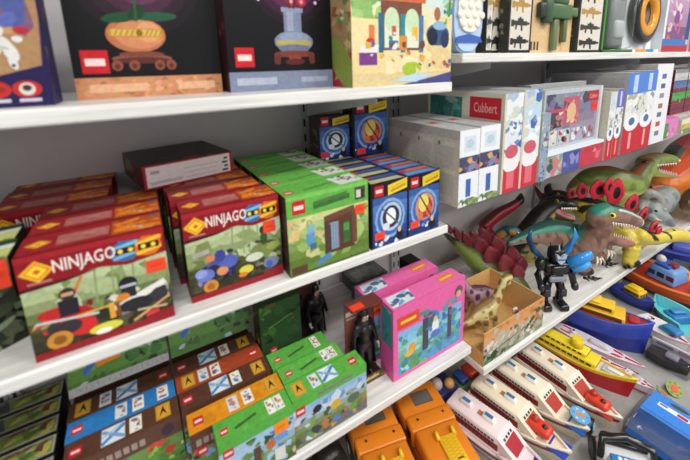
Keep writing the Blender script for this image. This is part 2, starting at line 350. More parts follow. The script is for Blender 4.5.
def mc_front(F):
    F.bands(0, 0, 1, .74, ['#c9cf8c', '#a9c684', '#8fb074', '#7f9a58', '#6d8a3e', '#5f7a34', '#66873a'])
    F.blobs(0, .1, 1, .7, ['#86a852', '#a8c272', '#6a8a3c', '#c8c890', '#8a9a50', '#9ab868'], 40, 2, .05, .12)
    F.blobs(.0, .45, .4, .72, ['#e2d29a', '#d8c07a', '#c9b884'], 8, 3, .06, .12)
    F.rect(.42, .16, .8, .66, '#59392b'); F.poly([(.42, .66), (.8, .72), (.82, .64), (.42, .58)], '#6e4937'); F.rect(.48, .2, .6, .56, '#77839a'); F.rect(.47, .2, .5, .54, '#39404f')
    for k in range(3): F.rect(.505 + k * .03, .2, .52 + k * .03, .56, '#8f9db4')
    F.rect(.66, .24, .74, .52, '#2f6a34'); F.rect(.665, .4, .735, .5, '#4a9a48'); F.rect(.78, .2, .84, .66, '#6a4a3a')
    F.rect(.2, .36, .3, .5, '#5c9ac4'); F.rect(.22, .5, .3, .6, '#7fb0cc'); F.rect(.24, .28, .32, .36, '#4a6a86'); F.poly([(.3, .04), (.5, .1), (.48, .18), (.34, .12)], '#4f86b8')
    F.rect(0, .0, 1, .03, '#4d5f2a'); F.rect(.02, .02, .2, .12, '#5a4030')
    F.rect(0, .73, 1, 1, '#63b04a'); F.rect(0, .95, 1, 1, '#79c25c'); F.logo(.06, .77, .15)
    F.line(.3, .82, .75, .86, .012, '#3d6a34'); F.line(.3, .86, .72, .90, .008, '#4a7a3c'); F.rect(.82, .77, .96, .94, '#504840'); F.rect(.84, .8, .9, .9, '#d0cabc'); F.rect(.9, .79, .94, .9, '#2e2a26')
def mc_top(F):
    F.rect(0, 0, 1, 1, '#68b54e'); F.rect(0, 0, 1, .1, '#7ac65e'); F.logo(.03, .2, .1); F.line(.25, .3, .7, .5, .008, '#4a8a3e')
    F.poly([(.66, .1), (.98, .15), (.96, .9), (.62, .8)], '#d7dcd0'); F.blobs(.66, .2, .96, .85, ['#55524e', '#8a867e', '#c9c9bc', '#3d6a38'], 10, 3, .03, .07)
def blue_front(kind):
    def fn(F):
        F.bands(0, 0, 1, .8, ['#3a5c9e', '#4f78ba', '#4470b8', '#2f5aa8', '#244a92', '#1d3a78'])
        F.ell(.52, .42, .42, .32, '#86aad6'); F.ell(.52, .42, .36, .27, '#3d66ae'); F.ell(.54, .44, .3, .23, '#b6c8e2' if kind == 0 else '#c98f7a')
        if kind == 0: F.ell(.54, .44, .24, .18, '#2b3040'); F.ell(.54, .45, .14, .13, '#e9eef2'); F.ell(.4, .3, .1, .06, '#d8dde6'); F.line(.3, .6, .75, .3, .004, '#54595f')
        else: F.ell(.56, .42, .22, .18, '#a8324a'); F.ell(.5, .5, .16, .15, '#e9d566'); F.ell(.66, .36, .1, .1, '#d8663a'); F.ell(.4, .3, .09, .07, '#d77a4a'); F.line(.36, .66, .75, .25, .004, '#402a3a')
        F.blobs(0, 0, 1, .2, ['#20386e', '#2f5aa4', '#d7dde6', '#1b2a4a'], 12, kind + 2, .05, .1); F.ell(.78, .12, .1, .1, '#1c1c28'); F.ell(.78, .2, .05, .05, '#e0b9a0')
        F.rect(0, .78, 1, 1, '#1c1720'); F.rect(0, 0, .05, 1, '#1c1720'); F.logo(.1, .8, .24)
        F.poly([(.46, .78), (1, .84), (1, 1), (.46, .94)], '#e5c832'); F.line(.54, .84, .95, .90, .006, '#b8901c'); F.line(.56, .89, .9, .94, .003, '#c8a428')
    return fn
def blue_top(kind):
    def fn(F):
        F.rect(0, 0, 1, 1, '#202030' if kind == 0 else '#2c4a86')
        F.poly([(.05, .1), (.95, .1), (.9, .45), (.1, .5)], '#bdb78c' if kind == 0 else '#6a94d0'); F.poly([(.1, .6), (.95, .55), (.95, .9), (.1, .9)], '#3d5c9a' if kind == 0 else '#d9713a')
        F.rect(.08, .62, .26, .9, '#c83032')
    return fn
def orchid(F):
    F.rect(0, 0, 1, 1, '#0d0c10')
    for r, q in ((.42, '#1c121c'), (.34, '#2c1826'), (.26, '#45243a'), (.18, '#5e3350')): F.ell(.47, .56, r, r * .62, q, 20)
    F.ell(.42, .305, .195, .085, '#b9704c', 22); F.ell(.44, .31, .165, .072, '#d0885f', 20); F.ell(.5, .32, .08, .05, '#dc9a70', 16); F.rect(.245, .295, .60, .335, '#b98a30'); F.rect(.26, .30, .585, .33, '#d9b356'); F.ell(.44, .315, .022, .016, '#8a6420')
    for k in range(4): F.line(.28 + .035 * k, .302, .3 + .035 * k, .328, .002, '#a87a2a'); F.line(.48 + .03 * k, .302, .5 + .03 * k, .328, .002, '#a87a2a')
    F.ell(.44, .19, .20, .022, '#8d5140', 20); F.ell(.44, .182, .19, .016, '#5a2c26', 20); F.ell(.44, .212, .15, .014, '#7a4436', 18)
    for u in (.27, .38, .55, .63): F.ell(u, .158, .036, .026, '#8a4c3a'); F.ell(u, .154, .018, .013, '#57302a')
    F.ell(.33, .385, .12, .024, '#1d4a30', 14, .16); F.ell(.56, .395, .15, .022, '#24583a', 14, .05); F.ell(.44, .41, .07, .03, '#183c2a', 12, .8); F.line(.43, .37, .46, .98, .004, '#2e5a30')
    for u, v in ((.42, .7), (.52, .76), (.56, .66), (.46, .84), (.6, .8)):
        for a in range(5): F.ell(u + .035 * math.cos(a * 1.257), v + .023 * math.sin(a * 1.257), .032, .017, '#e9dbe8')
        F.ell(u, v, .015, .01, '#c04a86')
    F.logo(.055, .122, .165); F.rect(0, -.1, 1, .102, '#c78a62')
    F.blobs(0, 0, 1, .102, ['#b87a52', '#d89a70', '#c88a60', '#a86a48', '#dba680'], 50, 8, .02, .04); F.rect(.08, .03, .45, .07, '#dcae88'); F.rect(.66, .03, .94, .068, '#dcae88')
def plum(F):
    F.rect(0, 0, 1, 1, '#0c0b10')
    for r, q in ((.38, '#1c101c'), (.31, '#381830'), (.24, '#5e2346'), (.16, '#8a2f5c')): F.ell(.6, .6, r, r * .6, q, 20)
    F.rect(.52, .33, .69, .455, '#7f8aa6'); F.rect(.55, .33, .61, .455, '#9aa4bd'); F.rect(.50, .44, .71, .465, '#8d97b2'); F.ell(.61, .275, .19, .062, '#79849f', 22); F.ell(.61, .30, .15, .03, '#8f9ab4', 18); F.rect(.44, .255, .78, .282, '#b9a552'); F.ell(.61, .235, .15, .026, '#69738e')
    F.ell(.61, .205, .2, .02, '#7c3a30'); F.rect(.55, .155, .67, .2, '#86402f'); F.poly([(.41, .2), (.48, .21), (.46, .145), (.41, .15)], '#6a3028'); F.poly([(.74, .21), (.81, .2), (.81, .15), (.76, .145)], '#6a3028'); F.ell(.61, .16, .1, .018, '#5a2620')
    for u, v in ((.54, .53), (.6, .5), (.66, .56), (.57, .6), (.5, .62), (.7, .5), (.63, .66), (.44, .55), (.6, .72), (.52, .75)): F.ell(u, v, .045, .026, '#b8283e'); F.ell(u, v, .016, .011, '#f0a0a8')
    F.line(.58, .46, .52, .8, .005, '#5a2a22'); F.line(.62, .46, .72, .8, .005, '#5a2a22')
    for u, v in ((.3, .5), (.36, .54), (.84, .5), (.88, .53), (.26, .54)): F.ell(u, v, .014, .01, '#e8d0e0')
    F.logo(.06, .135, .165); F.rect(0, 0, 1, .108, '#7d879f'); F.rect(.06, .035, .42, .075, '#aab2c6'); F.rect(.66, .04, .94, .07, '#a0a8bd')
def cafe(F):
    F.bands(0, 0, 1, 1, ['#bcd8e6', '#c9dfe2', '#cfe0d6', '#e0dcb4', '#e8d8a4', '#ecd9a6', '#e9d6a0', '#e6d29a', '#dcc692'])
    F.blobs(0, .55, .4, .85, ['#8cb868', '#a6c87c', '#7aa85a', '#b8d48c'], 22, 2, .06, .11); F.blobs(.65, .6, 1, 1, ['#a8d0c8', '#9cc090', '#c8dccf', '#b4d4e0', '#86b07a'], 18, 5, .05, .1)
    F.blobs(.3, .1, 1, .6, ['#ead7a6', '#e4cf98', '#eedfb4', '#dfc890'], 24, 7, .06, .12)
    F.rect(.26, .3, .66, .72, '#7a4a38'); F.poly([(.24, .74), (.7, .70), (.66, .92), (.3, .94)], '#b5532f'); F.rect(.24, .70, .7, .76, '#c8683c')
    for u in (.3, .36, .42, .48, .54, .6): F.line(u, .75, u + .01, .92, .004, '#9c4426')
    F.rect(.38, .93, .6, 1.0, '#34508a'); F.ell(.5, .97, .06, .05, '#d88a2c')
    for u in (.36, .56): F.rect(u - .07, .32, u + .07, .55, '#d9e4cc'); F.ell(u, .55, .07, .1, '#c5dcb4')
    for u, q in ((.26, '#2f6a8a'), (.47, '#2a8a96'), (.66, '#4a78aa')): F.rect(u - .025, .28, u + .02, .6, q)
    F.rect(.43, .3, .51, .42, '#d98a3a'); F.rect(.56, .38, .62, .5, '#e3b83a'); F.rect(.33, .3, .42, .38, '#4a6aa8'); F.rect(.36, .42, .4, .5, '#c9503a'); F.rect(.15, .35, .2, .5, '#d87a4a')
    F.rect(.06, .18, .22, .28, '#7a3f88'); F.poly([(.06, .28), (.22, .28), (.24, .34), (.08, .34)], '#e9e4e0'); F.ell(.16, .36, .04, .04, '#c8302c')
    F.ell(.84, .44, .13, .1, '#3a5a86'); F.ell(.78, .42, .06, .08, '#202838'); F.ell(.92, .4, .05, .08, '#2a3a5a'); F.ell(.86, .52, .08, .04, '#8ab4d0'); F.ell(.83, .62, .035, .06, '#a8684a')
    F.line(.96, .6, .99, .95, .006, '#4a7a3a'); F.blobs(.9, .5, 1, 1, ['#5a9a4a', '#3a7aa8', '#d8a84a'], 8, 4, .03, .05)
    F.blobs(.1, .2, .7, .45, ['#e8e2d0', '#4a6a9a', '#c86a3a', '#6a4a3a', '#3a8a8a', '#e0b040', '#e6dfc8'], 22, 11, .015, .04)
    F.ell(.56, .14, .1, .06, '#a6bf36'); F.poly([(.45, 0), (1, 0), (1, .1), (.8, .06)], '#4a4a86'); F.poly([(.35, .04), (.6, .1), (.8, .08), (.6, .02)], '#b8d4e4'); F.blobs(.6, .08, 1, .22, ['#c85a3a', '#5a9a4a', '#e0d0a0', '#4a6a9a'], 10, 6, .02, .04)
def cafe_side(F):
    F.bands(0, 0, 1, 1, ['#b9b487', '#c0a878', '#b0986a', '#a88a60', '#9a8a58', '#a84048', '#b02040'])
    F.blobs(0, .25, 1, 1, ['#8a9a5a', '#c8a878', '#b86a4a', '#6a8a4a', '#d8c8a0', '#a05a3a'], 30, 5, .1, .25); F.poly([(.1, .05), (.6, .2), (.9, .3), (.5, .1)], '#a8b850'); F.ell(.5, .2, .4, .3, '#8a9a48', 12, .8)
def hero(F):
    U = lambda x: .69 + .31 * x / 62.; Vv = lambda y: (105 - y) / 225.
    P = lambda *q: [(U(x), Vv(y)) for x, y in q]
    def el(x, y, r, r2, q, a=0): F.ell(U(x), Vv(y), r * .31 / 62, r2 / 225., q, 14, a)
    F.rect(0, 0, 1, 1, '#241d4c'); F.poly(P((-60, 100), (58, 66), (64, 0), (64, -50), (-60, -50)), '#a9835c'); F.blobs(.2, .3, .95, .5, ['#b88a60', '#a87a50', '#c0926a'], 16, 3, .04, .08)
    F.poly(P((-60, -50), (60, -50), (20, 10), (-60, 30)), '#8a8fae'); F.poly(P((14, -10), (22, 10), (50, 40), (58, 30), (50, -30)), '#7a5a74'); F.poly(P((30, -10), (42, 30), (50, 40), (56, -10)), '#4e5a9a'); el(40, 25, 8, 5, '#5a66ae', .9); el(48, 34, 6, 4, '#b03040'); el(4, 8, 8, 7, '#b02a34'); el(2, 0, 6, 8, '#c83a40')
    for x, y, r, r2, a in ((14, 40, 14, 10, .2), (8, 30, 8, 7, 0), (20, 50, 12, 9, -.3), (34, 46, 8, 5, -.9), (38, 54, 5, 9, .3), (16, 62, 10, 6, -.2), (44, 42, 4, 3, 0), (28, 36, 8, 6, .4), (22, 70, 3, 7, .2), (38, 64, 3, 6, .3), (4, 60, 6, 5, 0), (6, 22, 7, 4, .3)): el(x, y, r, r2, '#dcdcd8', a)
    for x, y, r, r2 in ((14, 48, 12, 2), (12, 58, 10, 1), (34, 50, 4, 1), (28, 40, 5, 1), (10, 34, 4, 2)): el(x, y, r, r2, '#a9a9ab', -.3)
    el(16, 46, 3, 4, '#1e1e26')
    for a in range(8): F.line(U(16), Vv(46), U(16 + 8 * math.cos(a * .785 + .3)), Vv(46 - 7 * math.sin(a * .785 + .3)), .0016, '#1e1e26')
    el(20, 32, 4, 3, '#3a3634'); el(7, 31, 2, 2, '#24242a'); el(4, 62, 2, 1, '#3a3a40'); el(38, 66, 1.5, 1.5, '#3a3a40')
    for x in (22, 44): el(x, 88, 11, 8, '#b92f2c'); F.rect(U(x - 7), Vv(100), U(x + 9), Vv(97), '#c9c6d6')
    el(44, 88, 6, 6, '#d6d0c4'); el(44, 87, 3.5, 3, '#4a2c3c'); el(22, 88, 7, 3, '#8a2a2a')
# ------------------------------------------------------------------ upper left shelf
toybox('toy_box', 'purple toy box with a white robot picture, left end of the top shelf', 'box', -.40, .70, ZT, .305, .08, .34, '#241c40', dict(front=hero, right=dark_side('#2a2a5a')))
toybox('toy_box', 'black toy box with an orchid in a terracotta pot', 'box', -.074, .775, ZT, .237, .09, .36, '#121116', dict(front=orchid, left=dark_side('#3a3430', 2)))
toybox('toy_box', 'black toy box with red blossom in a grey blue vase', 'box', .171, .74, ZT, .229, .095, .36, '#111015', dict(front=plum, left=dark_side('#3a1420', 3, ('#7a2038', '#a83a50', '#2a1018', '#c87a88'))))
toybox('toy_box', 'bright toy box picturing a beach cafe, at the shelf end', 'box', .403, .658, ZT, .29, .09, .26, '#b8a878', dict(front=cafe, left=cafe_side))
# ------------------------------------------------------------------ middle left shelf: red boxes
WN, DN, HN = .192, .078, .174
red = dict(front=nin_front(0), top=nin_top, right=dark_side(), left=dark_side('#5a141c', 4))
NG = 'red ninja brick set boxes in the far left column'
proto = None
for k in range(6):
    x = -.173 + .002 * k if k < 3 else -.258 + .004 * (k - 3)
    lab = ('red ninja construction box with red bike and white jet, foremost of the far left column', 'red ninja construction box directly behind the foremost one of the left column', 'third red ninja construction box of the left column, counted from the shelf edge',
           'red box in the shade, nearest of the three set further left', 'red box in the shade, middle of the three set further left', 'red box against the panel at the far left rear of the column')[k]
    if k == 0:
        proto = toybox('construction_set_box', lab, 'box', x, .668, ZM, WN, DN, HN, '#7c161f', red, NG, (0, 0, 0), [('front', .83, .55, .985, .68)])
    else:
        o = copy_tree(proto) if k < 0 else proto.copy(); 
        if k: COL.objects.link(o); tag(o, lab, 'box', NG)
        o.location = (x, .668 + k * .0800 - (.0 if k > 2 else 0), ZM)
NB = 'red ninja brick set boxes in the second column'
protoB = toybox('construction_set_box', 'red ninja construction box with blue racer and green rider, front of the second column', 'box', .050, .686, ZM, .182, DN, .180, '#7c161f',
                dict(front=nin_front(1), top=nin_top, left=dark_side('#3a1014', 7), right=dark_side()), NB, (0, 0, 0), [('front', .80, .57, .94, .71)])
for k in range(1, 5):
    o = protoB.copy(); COL.objects.link(o); o.location = (.050 - (.010 if k == 1 else .009 + .002 * k), .686 + .0802 * k, ZM)
    tag(o, ('red ninja box right behind the front one of the second column', 'red ninja box under the front half of the dark flat box', 'red ninja box under the rear half of the dark flat box', 'rearmost red box of the second column, by the panel')[k - 1], 'box', NB)
def dk_top(F):
    F.rect(0, 0, 1, 1, '#2c2226'); F.blobs(.1, .05, .9, .5, ['#3a2a2c', '#241a1e', '#4a3234'], 14, 5, .05, .1); F.rect(.45, .04, .62, .14, '#8a3026'); F.rect(.72, .05, .86, .12, '#4a5030')
def dk_front(F):
    F.rect(0, 0, 1, 1, '#9c2430'); F.rect(.03, .08, .97, .93, '#d9d3d4'); F.rect(.06, .18, .4, .3, '#b8b0b4')
    for k in range(3): F.rect(.42, .2 + .2 * k, .82, .26 + .2 * k, '#c6c0c4')
    for k in range(4): F.rect(.87 + .025 * (k % 2), .15 + .18 * k, .94, .25 + .18 * k, '#55484e')
    F.rect(.07, .62, .16, .76, '#a89ca0')
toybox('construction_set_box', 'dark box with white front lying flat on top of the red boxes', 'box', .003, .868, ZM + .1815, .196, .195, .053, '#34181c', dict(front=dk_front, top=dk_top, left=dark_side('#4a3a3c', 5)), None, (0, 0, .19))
# leftmost, partly in frame
def jungle(F):
    F.bands(0, 0, 1, 1, ['#8a7a68', '#6a6050', '#4a4a38', '#3a4030', '#2c3226', '#24281e'])
    F.blobs(0, 0, 1, 1, ['#2a3024', '#3f4a30', '#1d2018', '#566048', '#7a8a68', '#33402a', '#14160f'], 50, 4, .05, .14); F.ell(.6, .5, .2, .12, '#20241c', 12, .5); F.ell(.8, .42, .1, .05, '#8a9a80', 12, .4); F.ell(.5, .7, .1, .06, '#a03028')
def gtop(F):
    F.rect(0, 0, 1, 1, '#17301c'); F.poly([(.3, 0), (1, 0), (1, .5), (.5, .3)], '#c8d078'); F.poly([(.2, .3), (1, .5), (1, .75), (.1, .5)], '#dfe6dc'); F.poly([(.1, .6), (1, .8), (1, 1), (0, 1)], '#1d4a2a')
    F.blobs(.5, 0, 1, .5, ['#3a3a1c', '#e0dc70', '#8a9a3a'], 8, 3, .04, .08)
toybox('construction_set_box', 'dark jungle box, cut by the left picture edge on the middle shelf', 'box', -.349, .660, ZM, .19, .07, .095, '#2a2c22', dict(front=jungle, top=dark_side('#171a14', 3, ('#22281c', '#101210'))), None, (0, 0, .54))
for k in range(3):
    toybox('construction_set_box', ('green and white box lying on the dark jungle box, orange sticker at its end', 'green and white box just behind the one with the orange sticker', 'rearmost green box at the left edge of the middle shelf')[k], 'box', (-.372, -.378, -.47)[k], (.706, .782, .86)[k], ZM + (.0965, .0965, 0)[k], .185, .07, (.07, .07, .16)[k], '#17301c', dict(top=gtop, front=jungle, right=dark_side('#20301c', 6)), 'green boxes at the left edge of the middle shelf', (0, 0, 0), [('front', .84, .3, .99, .95)] if k == 0 else None)
# ------------------------------------------------------------------ green and blue columns
GG = 'green block world boxes on the middle shelf'
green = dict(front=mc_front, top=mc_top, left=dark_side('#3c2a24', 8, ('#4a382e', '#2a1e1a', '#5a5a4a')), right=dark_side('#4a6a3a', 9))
pg = None
for k in range(5):
    lab = ('green block world box with a brown gate picture, front of its column', 'green block world box second in the column, behind the brown gate picture', 'green block world box in the middle of the column', 'green block world box fourth from the shelf edge', 'rearmost green block world box, touching the grey panel')[k]
    if k == 0: pg = toybox('construction_set_box', lab, 'box', .237, .657, ZM, .198, .078, .178, '#4e8f3c', green, GG, (0, 0, 0), [('front', .82, .58, .95, .70)])
    else: o = pg.copy(); COL.objects.link(o); tag(o, lab, 'box', GG); o.location = (.237 - .001 * k, .657 + k * .0798, ZM)
for kind in (0, 1):
    gname = ('blue hero boxes beside the green column', 'blue hero boxes at the open shelf end')[kind]; pb = None
    for k in range(4):
        lab = (('blue hero box with a white disc picture, front one beside the green boxes', 'blue hero box behind the white disc one', 'blue hero box third from the front, beside the green column', 'rear blue hero box beside the green column'),
               ('blue hero box with a red and yellow picture at the shelf end', 'blue hero box behind the red and yellow one', 'blue hero box third from the front at the shelf end', 'rear blue hero box at the shelf end'))[kind][k]
        if k == 0: pb = toybox('construction_set_box', lab, 'box', .443 + kind * .1105, .657, ZM, .109, .058, .163, '#1b1a26', dict(front=blue_front(kind), top=blue_top(kind), right=dark_side('#1b2440', 3, ('#22305a', '#101828', '#3a5a9a'))), gname, (0, 0, 0), [('front', .1, .12, .36, .24)])
        else: o = pb.copy(); COL.objects.link(o); tag(o, lab, 'box', gname); o.location = (.443 + kind * .1105, .657 + k * .0592, ZM)
toybox('construction_set_box', 'dark blue hero box standing on the rear boxes, left of two', 'box', .44, .915, ZM + .164, .104, .058, .128, '#1b1a26', dict(front=blue_front(0), left=dark_side('#3a2430', 4)), None, (0, 0, 0), [('front', .06, .06, .3, .2, '#d8405a')])
for k in range(3):   # the boxes carrying the upper pair
    toybox('construction_set_box', ('dark box under the left raised hero box', 'dark box under the raised pair, by the panel', 'dark box under the right raised hero box')[k], 'box', (.443, .443, .5535)[k], (.896, .957, .896)[k], ZM, .109, .058, .163, '#20202e', dict(top=blue_top(k % 2), front=blue_front(0)), 'dark boxes under the raised pair')
toybox('construction_set_box', 'dark blue hero box standing on the rear boxes, right of two', 'box', .547, .899, ZM + .164, .125, .058, .164, '#1b1a26', dict(front=blue_front(1), left=dark_side('#2a1c20', 4, ('#3a2a2a', '#5a4a2a', '#1a1414'))), None, (0, 0, 0), [('front', .1, .03, .34, .14)])
# ------------------------------------------------------------------ lower left shelf
ICON = ['#e8e6dc', '#d9dee0', '#f0ece0']
def icon(F, u, v, w, bg, pal, seed):
    h = w * F.asp
    F.rect(u, v - h / 2, u + w, v + h / 2, bg); F.blobs(u + w * .12, v - h * .38, u + w * .88, v + h * .38, pal, 7, seed, w * .12, w * .3)
def strip_top(base, order, seed):
    def fn(F):
        F.rect(0, 0, 1, 1, base); F.blobs(.02, .05, .98, .95, [base, tuple(a * .86 for a in c(base)[:3]) + (1,), tuple(min(1, a * 1.12) for a in c(base)[:3]) + (1,)], 26, seed, .03, .08)
        for k, (kind, u) in enumerate(order):
            if kind == 'L': F.logo(u, .3, .1)
            elif kind == 'X':
                F.rect(u, .12, u + .2, .9, '#dfe9ee'); F.line(u, .2, u + .2, .8, .007, '#4a82c0'); F.line(u, .8, u + .2, .2, .007, '#7aa8d6'); F.line(u, .5, u + .2, .9, .004, '#a9c4e0')
            elif kind == 'A': F.rect(u, .14, u + .14, .88, '#c8922c'); F.rect(u + .015, .2, u + .125, .82, '#d9a53c'); F.poly([(u + .03, .25), (u + .07, .8), (u + .11, .25), (u + .07, .5)], '#2a1f14')
            elif kind == 'P': F.rect(u, .14, u + .11, .88, ICON[k % 3]); F.blobs(u + .015, .22, u + .095, .8, ['#3f6fae', '#c97a4a', '#5a5a5e', '#6aa0d0', '#b04a3a', '#d0a850'], 9, seed + k, .02, .04)
            elif kind == 'T': F.line(u, .35, u + .3, .55, .006, '#3f5a34')
    return fn
def mosaic(F):
    F.bands(0, 0, 1, 1, ['#5a3a2c', '#5a3a2c', '#6a8a4a', '#5f8a3c', '#4f7a34', '#486a30'])
    F.blobs(0, 0, 1, .7, ['#4a7a34', '#c8463a', '#6fa3d2', '#2a3038', '#8ab84a', '#d8d8cc', '#3a5a28', '#b83a32', '#86b0d8'], 46, 12, .03, .08)
    for k in range(9): F.rect(.05 + .07 * k, .74, .1 + .07 * k, .86, '#9a8a80')
    F.ell(.87, .82, .06, .1, '#3a2a3c'); F.logo(.05, .55, .1)
def dragon(F):
    F.bands(0, 0, 1, 1, ['#6f9cc8', '#8fb2d0', '#8fb2d0', '#a9c2d2', '#b6c8b0', '#8fb070', '#5e9038', '#4a7c30'])
    F.blobs(0, 0, 1, 1, ['#4d8a34', '#3a6428', '#7ab24a', '#8ab870', '#a8c8d0'], 40, 4, .04, .1); F.blobs(.55, .05, 1, .7, ['#2a4a24', '#1c2c1e', '#3f7a34', '#16181c', '#58924a'], 30, 9, .04, .09)
    for (x, y, r, r2, a) in ((.3, .34, .12, .03, .5), (.42, .42, .14, .022, -.4), (.22, .24, .1, .025, .9), (.36, .5, .12, .02, 1.1), (.5, .36, .1, .018, .2)): F.ell(x, y, r, r2, '#3f78c8', 12, a)
    F.line(.36, .4, .64, .5, .006, '#5a92d8'); F.line(.34, .36, .14, .2, .008, '#3a6cb8'); F.ell(.64, .44, .05, .05, '#d8b0a0'); F.ell(.12, .42, .08, .06, '#d8c898')
def strip(F):
    F.rect(0, 0, 1, 1, '#c6c4c4'); 
    for k in range(16): F.rect(.1 + .055 * k, .3, .12 + .055 * k, .6 + .2 * (k % 2), '#8a888c')
def village(seed):
    def fn(F):
        F.bands(0, 0, 1, .82, ['#8fb4d6', '#9fbfdc', '#a9c4d8', '#8fa8a0', '#7a8f5c', '#6a7a48', '#6f6c66', '#6a6864'])
        F.blobs(0, .05, 1, .62, ['#6a9a4a', '#5a7ab8', '#d0a43a', '#8f9a96', '#4a5a3a', '#c8d4dc', '#3f4450', '#b07a4a', '#7fa05a', '#54749c'], 60, seed, .03, .08)
        F.blobs(0, .5, 1, .8, ['#a6c4e0', '#c8d8e6', '#7fa4cc', '#6a94c4'], 14, seed + 3, .05, .1)
        F.ell(.3, .62, .06, .08, '#2c2c34'); F.ell(.55, .5, .08, .09, '#d0a840'); F.ell(.8, .42, .09, .1, '#5a6a5a')
        F.poly([(0, .8), (1, .83), (1, 1), (0, 1)], '#59ab44'); F.line(.3, .9, .8, .92, .008, '#7a7a78'); F.logo(.03, .66, .12)
    return fn
def treeworld(F):
    F.bands(0, 0, 1, .84, ['#9cc0e0', '#a6c4de', '#8fb0c8', '#7a9a6a', '#5a7a40', '#4a6034'])
    F.blobs(0, 0, 1, .8, ['#5a7ab0', '#4a6a34', '#6a8a4a', '#a0c0e0', '#3a4a2a', '#c8b890'], 40, 21, .04, .09); F.rect(.42, 0, .52, .6, '#5a4432'); F.ell(.66, .5, .07, .09, '#c06a3a'); F.ell(.8, .56, .1, .08, '#6a9ad0'); F.rect(.7, .1, .85, .35, '#d8d8d0')
    F.poly([(0, .82), (1, .84), (1, 1), (0, 1)], '#58a846'); F.logo(.05, .7, .13)
SG = 'brown block world boxes on the lower left shelf'
HL, DL = .1265, .05
def lowbox(label, x, y, base, order, seed, w=.191, h=HL, d=.0495, front=mosaic, left=None, group=SG, z=ZL, stick=None):
    return toybox('construction_set_box', label, 'box', x, y, z, w, d, h, base, dict(front=front, top=strip_top(base, order, seed), left=left or dark_side('#4a3428', seed), right=dark_side('#4a3428', seed + 1)), group, (0, 0, 0), stick)
lowbox('brown block box in front of the blue topped one, mosaic picture on its front', -.188, .7205, '#5b3a2c', [('L', .04), ('X', .30), ('P', .54), ('A', .78)], 3)
lowbox('blue topped box between two brown topped boxes', -.190, .7710, '#2f7cc0', [('L', .04), ('P', .42), ('P', .58), ('P', .82)], 4)
lowbox('brown topped box behind the blue topped one', -.192, .8215, '#5a382a', [('A', .06), ('P', .28), ('X', .44), ('L', .86)], 5)
lowbox('brown topped box behind the orange topped one', .006, .7205, '#5b3a2c', [('L', .03), ('X', .32), ('P', .55), ('A', .80)], 6)
lowbox('rust red topped box between two brown topped boxes', .004, .7710, '#a8482a', [('A', .06), ('P', .24), ('P', .38), ('L', .85)], 7)
lowbox('brown topped box behind the rust red topped one', .002, .8215, '#5a3a2c', [('L', .05), ('X', .30), ('P', .55), ('A', .78)], 8)
def flatset(label, x, y, stick=None, fr=strip):
    return toybox('construction_set_box', label, 'box', x, y, ZL, .191, .19, .15, '#4a4a44', dict(front=fr, top=dragon), 'dragon picture boxes lying under the middle shelf', (0, 0, 0), stick)
# taller rear boxes lean back, their pictures facing up towards the aisle
def leaner(label, x, y, front, h=.20, st=None, lean=-.62):
    g = toybox('construction_set_box', label, 'box', x, y, ZL + .135, .191, .05, h, '#4a4a44', dict(front=front, top=strip, left=dark_side('#3a4a30', 3)), 'dragon picture boxes leaning behind the brown boxes', (lean, 0, 0), st)
    return g
def dragon_strip(F):
    dragon(F); F.rect(0, 0, 1, .085, '#b9b8b8')
    for k in range(16): F.rect(.1 + .055 * k, .03, .112 + .055 * k, .05 + .012 * (k % 2), '#98969a')
leaner('dragon picture box leaning back behind the left brown boxes, orange sticker on it', -.192, .878, dragon_strip, .20, [('front', .26, .22, .50, .42, '#ee8a20', .1)])
leaner('dragon picture box leaning back behind the right brown boxes', .004, .878, dragon)
for k in range(2):
    toybox('construction_set_box', ('brown box propping up the left dragon picture box', 'brown box propping up the right dragon picture box')[k], 'box', -.192 + .196 * k, .876, ZL, .19, .10, .103, '#54382c', {'front': mosaic}, SG)
lowbox('orange topped box between brown and green topped boxes', .013, .6575, '#e0901f', [('L', .05), ('P', .40), ('P', .56), ('A', .82)], 9, left=lambda F: (F.rect(0, 0, 1, 1, '#bdb3a2'), F.rect(.3, .4, .7, .5, '#a03830'), F.rect(.2, .66, .8, .9, '#6a625c'), F.rect(.3, .1, .7, .3, '#a85048')))
GL = 'green block world boxes at the front of the lower left shelf'
lowbox('green topped box in front of the orange topped one, tree picture with orange sticker', .054, .607, '#5cab46', [('L', .06), ('T', .24), ('P', .68), ('P', .8)], 10, .15, HL, .0495, treeworld, dark_side('#7a5a40', 3, ('#5a7a3a', '#8a5a34', '#a86a3a')), GL, ZL, [('front', .72, .62, .92, .84, '#f08a1c', .1)])
lowbox('green topped box with grey village picture, at the right end of the front row', .2055, .613, '#5fae49', [('A', .06), ('P', .28), ('X', .42), ('L', .82)], 11, .186, HL, .0495, village(14), None, GL)
lowbox('green topped box directly behind the village picture box', .207, .6655, '#63b24c', [('L', .08), ('T', .3), ('P', .68), ('P', .8)], 12, .155, HL, .048, village(15), dark_side('#4a8a3a', 2, ('#4f943e', '#3f7a34')), GL)
lowbox('green topped box two behind the village picture box', .200, .7165, '#5dac48', [('L', .08), ('T', .3), ('P', .74)], 13, .150, HL, .052, village(16), dark_side('#4a8a3a', 2, ('#4f943e', '#3f7a34')), GL)
def forest(F):
    F.rect(0, 0, 1, 1, '#2c4a2a'); F.blobs(0, 0, 1, 1, ['#24401f', '#3f6a30', '#1c2c18', '#4a7a3a', '#5a4a2a', '#34562c'], 40, 6, .06, .16); F.logo(.2, .4, .16); F.line(.2, .72, .8, .80, .003, '#6a8a5a'); F.ell(.85, .3, .1, .12, '#a86a2a')
